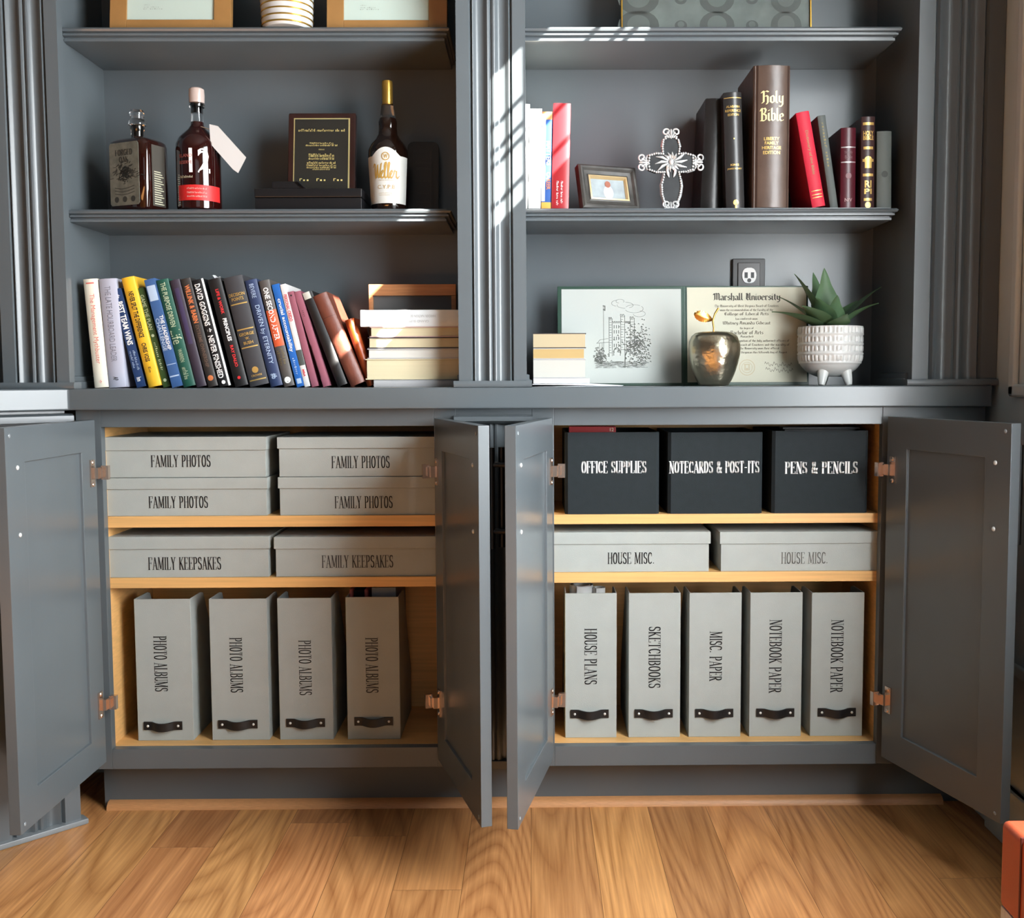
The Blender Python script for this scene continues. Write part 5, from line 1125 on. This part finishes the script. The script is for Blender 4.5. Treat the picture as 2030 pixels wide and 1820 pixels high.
# metal apple with gilded stem and leaf
Ya = .055; s_ = (CD+Ya)/F; cx = X(1414.5, Ya, 760)
t = thing('metal_apple', 'hammered champagne metal apple with gold stem and leaf', 'apple', (cx, Ya, ZT+.0003))
ha = 106*s_; ra = 51*s_
pf = [(0.0004, .006), (.30, .003), (.48, .0), (.58, .02), (.70, .12), (.82, .26), (.92, .42), (.985, .58), (1.0, .70), (.97, .82), (.88, .92), (.72, .98), (.52, 1.0), (.34, .985), (.2, .95), (.08, .89), (.0004, .87)]
pf = [(r*ra, z*ha) for r, z in pf]
fine = []
for (r0, z0), (r1, z1) in zip(pf, pf[1:]): fine += [(r0+(r1-r0)*k/3, z0+(z1-z0)*k/3) for k in range(3)]
fine.append(pf[-1])
obj('apple_body', MB().lathe(fine, 60, mod=lambda a, z: 1+.022*math.cos(5*a+.6)*(1-abs(z/ha-.5)*.9)), mat('champagne_metal', (198, 190, 166), rough=.28, metal=1, bump=.8, bscale=38, bdist=.004), t, ang=80)
GA = mat('gilded', (212, 160, 84), rough=.28, metal=1)
A3 = lambda px_, py_, dy=0: (X(px_, Ya, py_)-cx, dy, Z(py_, Ya, px_)-ZT)
obj('stem', MB().tube([A3(1414, 668), A3(1415, 650), A3(1413, 636), A3(1417, 623), A3(1424.5, 611)], [.0022, .0018, .0018, .0019, .0022], 10), GA, t)
tipL, base = Vector(A3(1375.5, 622, -.004)), Vector(A3(1413.5, 635, 0))
ax = (base-tipL); L_ = ax.length; ax.normalize(); nr = Vector((0, -1, 0)); sd = ax.cross(nr).normalized()
mb = MB(); rs = []
n_ = 22
for i in range(n_+1):
    q = i/n_; wv = .0108*math.sin(math.pi*min(1, q**.8))**.75*(1 if q < .97 else .4)+.0004
    p = tipL+ax*L_*q; row = []
    for j in range(-4, 5):
        f_ = j/4; rib = .0012*math.cos((q*9-abs(f_)*1.6)*2*math.pi)*abs(f_)
        row.append(tuple(p+sd*wv*f_+nr*(-.003*abs(f_)+rib+.002*math.sin(q*3.1))))
    rs.append(row)
mb.rings(rs, closed=False); obj('leaf', mb, GA, t)

# white footed planter with a succulent
Yp = .09; s_ = (CD+Yp)/F; cx = X(1645.5, Yp, 700); zb_ = ZT+.0003
H_ = lambda py: Z(py, Yp, 1645)-zb_
t = thing('footed_planter', 'white ribbed ceramic planter on three feet holding the succulent', 'planter', (cx, Yp, zb_))
R1 = 62*s_
zt_ = H_(648); zlo = H_(747)
prof = []
bands = [(0.30, 1.02), ]
zs_ = []
for k in range(61):
    q = k/60; z = zlo+(zt_-zlo)*q
    r = R1*(.30+.70*min(1, (q/.42))**.5*1.0 if q < .42 else 1.0)
    if q < .42: r = R1*math.sqrt(max(0, 1-((.42-q)/.42)**2*.86))
    prof.append((r, z))
grooves = (.27, .46, .65, .84)
def mod(a, z):
    q = (z-zlo)/(zt_-zlo)
    for c0, c1 in ((.31, .42), (.50, .61), (.69, .80), (.86, .97)):
        if c0 < q < c1: return 1+.016*(1 if math.sin(46*a) > 0 else -1)
    for g in grooves:
        if abs(q-g) < .018: return 1.022
    return 1
prof = [(.002, zlo)]+prof+[(R1*.94, zt_), (R1*.93, zt_-.012), (.002, zt_-.012)]
obj('pot', MB().lathe(prof, 184, mod=mod), WHITE, t, ang=50)
obj('soil', MB().lathe([(.001, zt_-.011), (R1*.92, zt_-.0115), (R1*.92, zt_-.010), (.001, zt_-.008)], 32), mat('soil', (40, 32, 26), rough=.95, bump=.8, bscale=120), t)
for a in (R(235), R(305), R(90)):
    c = Vector((math.cos(a), math.sin(a), 0))
    obj('foot', MB().tube([tuple(c*R1*.62+Vector((0, 0, zlo+.012))), tuple(c*R1*.72+Vector((0, 0, .008))), tuple(c*R1*.76)], [.0125, .0085, .006], 14), WHITE, t)
sp = thing('succulent', 'green agave-like succulent with pointed leaves in the white planter', 'plant', (cx, Yp, zb_+zt_-.008))
LEAF = mat('succulent_leaf', (78, 106, 74), rough=.5, vary=.2, vscale=18, spec=.35); 
zs0 = zb_+zt_-.008
leaves = [(1530, 618, -.05, 1.0, 14), (1543, 588, .03, .9, 12), (1575, 543, .0, 1.05, 13), (1612, 540, .06, .9, 11), (1634, 531, -.01, 1.1, 14), (1747, 569, .0, 1.1, 14), (1742, 601, -.05, 1.0, 14), (1660, 585, -.05, .9, 12), (1700, 596, .07, .9, 12), (1590, 606, -.09, .95, 13), (1680, 622, -.1, .9, 12), (1618, 590, -.07, .9, 12)]
for i, (px_, py_, dy, cv, wpx) in enumerate(leaves):
    tip = Vector((X(px_, Yp+dy, py_)-cx, dy, Z(py_, Yp+dy, px_)-zs0))
    b0 = Vector((tip.x*.10, dy*.22, 0.0)); L_ = (tip-b0).length
    mid = b0.lerp(tip, .5)+Vector((0, 0, .018*cv if abs(tip.x) > .03 else .0))
    rs = []; n_ = 18
    hd = Vector((tip.x, tip.y, 0))
    side = Vector((0, 0, 1)).cross((tip-b0).normalized())
    if abs(tip.x) < .05 and tip.z > .08: side = Vector((1, 0, 0))
    side.normalize()
    for k in range(n_+1):
        q = k/n_; p = b0*(1-q)**2+mid*2*q*(1-q)+tip*q*q
        tg_ = ((mid-b0)*(1-q)+(tip-mid)*q).normalized(); nv = tg_.cross(side).normalized()
        if nv.z < 0 and abs(tip.x) > .03: nv = -nv
        wv = wpx*1.6*s_*(.66+.5*math.sin(math.pi*min(1, q*1.35)))*(1-q**4.2)*1.0+.0004; th = .0042*(1-q)+.0008
        rs.append([tuple(p-side*wv+nv*.004*(1-q)), tuple(p-side*wv*.5-nv*th*.6), tuple(p-nv*th), tuple(p+side*wv*.5-nv*th*.6), tuple(p+side*wv+nv*.004*(1-q)), tuple(p+side*wv*.5+nv*.0006), tuple(p+nv*-.0012), tuple(p-side*wv*.5+nv*.0006)])
    obj('leaf', MB().rings(rs), LEAF, sp, ang=60)

# terracotta leather ottoman at the right edge
TER = mat('terracotta_leather', (186, 84, 52), rough=.42, bump=.15, bscale=300, vary=.06, vscale=20)
Yo = -.85; xo = X(1984, Yo, 1622); zt2 = Z(1623, Yo, 1984); zb2_ = Z(1793, Yo, 1978)
t = thing('ottoman', 'terracotta leather ottoman on thin white metal legs at the right edge', 'ottoman', (xo+.2, Yo-.25, 0))
obj('cushion', MB().box(xo, WX-.03, Yo-.5, Yo, zb2_, zt2), TER, t, True, bevel=.008, seg=3)
ym = Yo-.055
obj('seam', MB().box(xo-.0012, WX-.031, ym-.0015, ym+.0015, zb2_+.006, zt2+.0008), mat('seam_dark', (96, 34, 20), rough=.6), t, True)
WM = mat('white_metal', (214, 212, 208), rough=.35)
for (xx, yy) in ((xo+.008, Yo-.008), (xo+.008, Yo-.49), (WX-.045, Yo-.008), (WX-.045, Yo-.49)): obj('leg', MB().box(xx-.006, xx+.006, yy-.006, yy+.006, 0, zb2_), WM, t, True, bevel=.001)
obj('frame_rail', MB().box(xo+.002, xo+.014, Yo-.484, Yo-.014, zb2_-.012, zb2_), WM, t, True, bevel=.001)
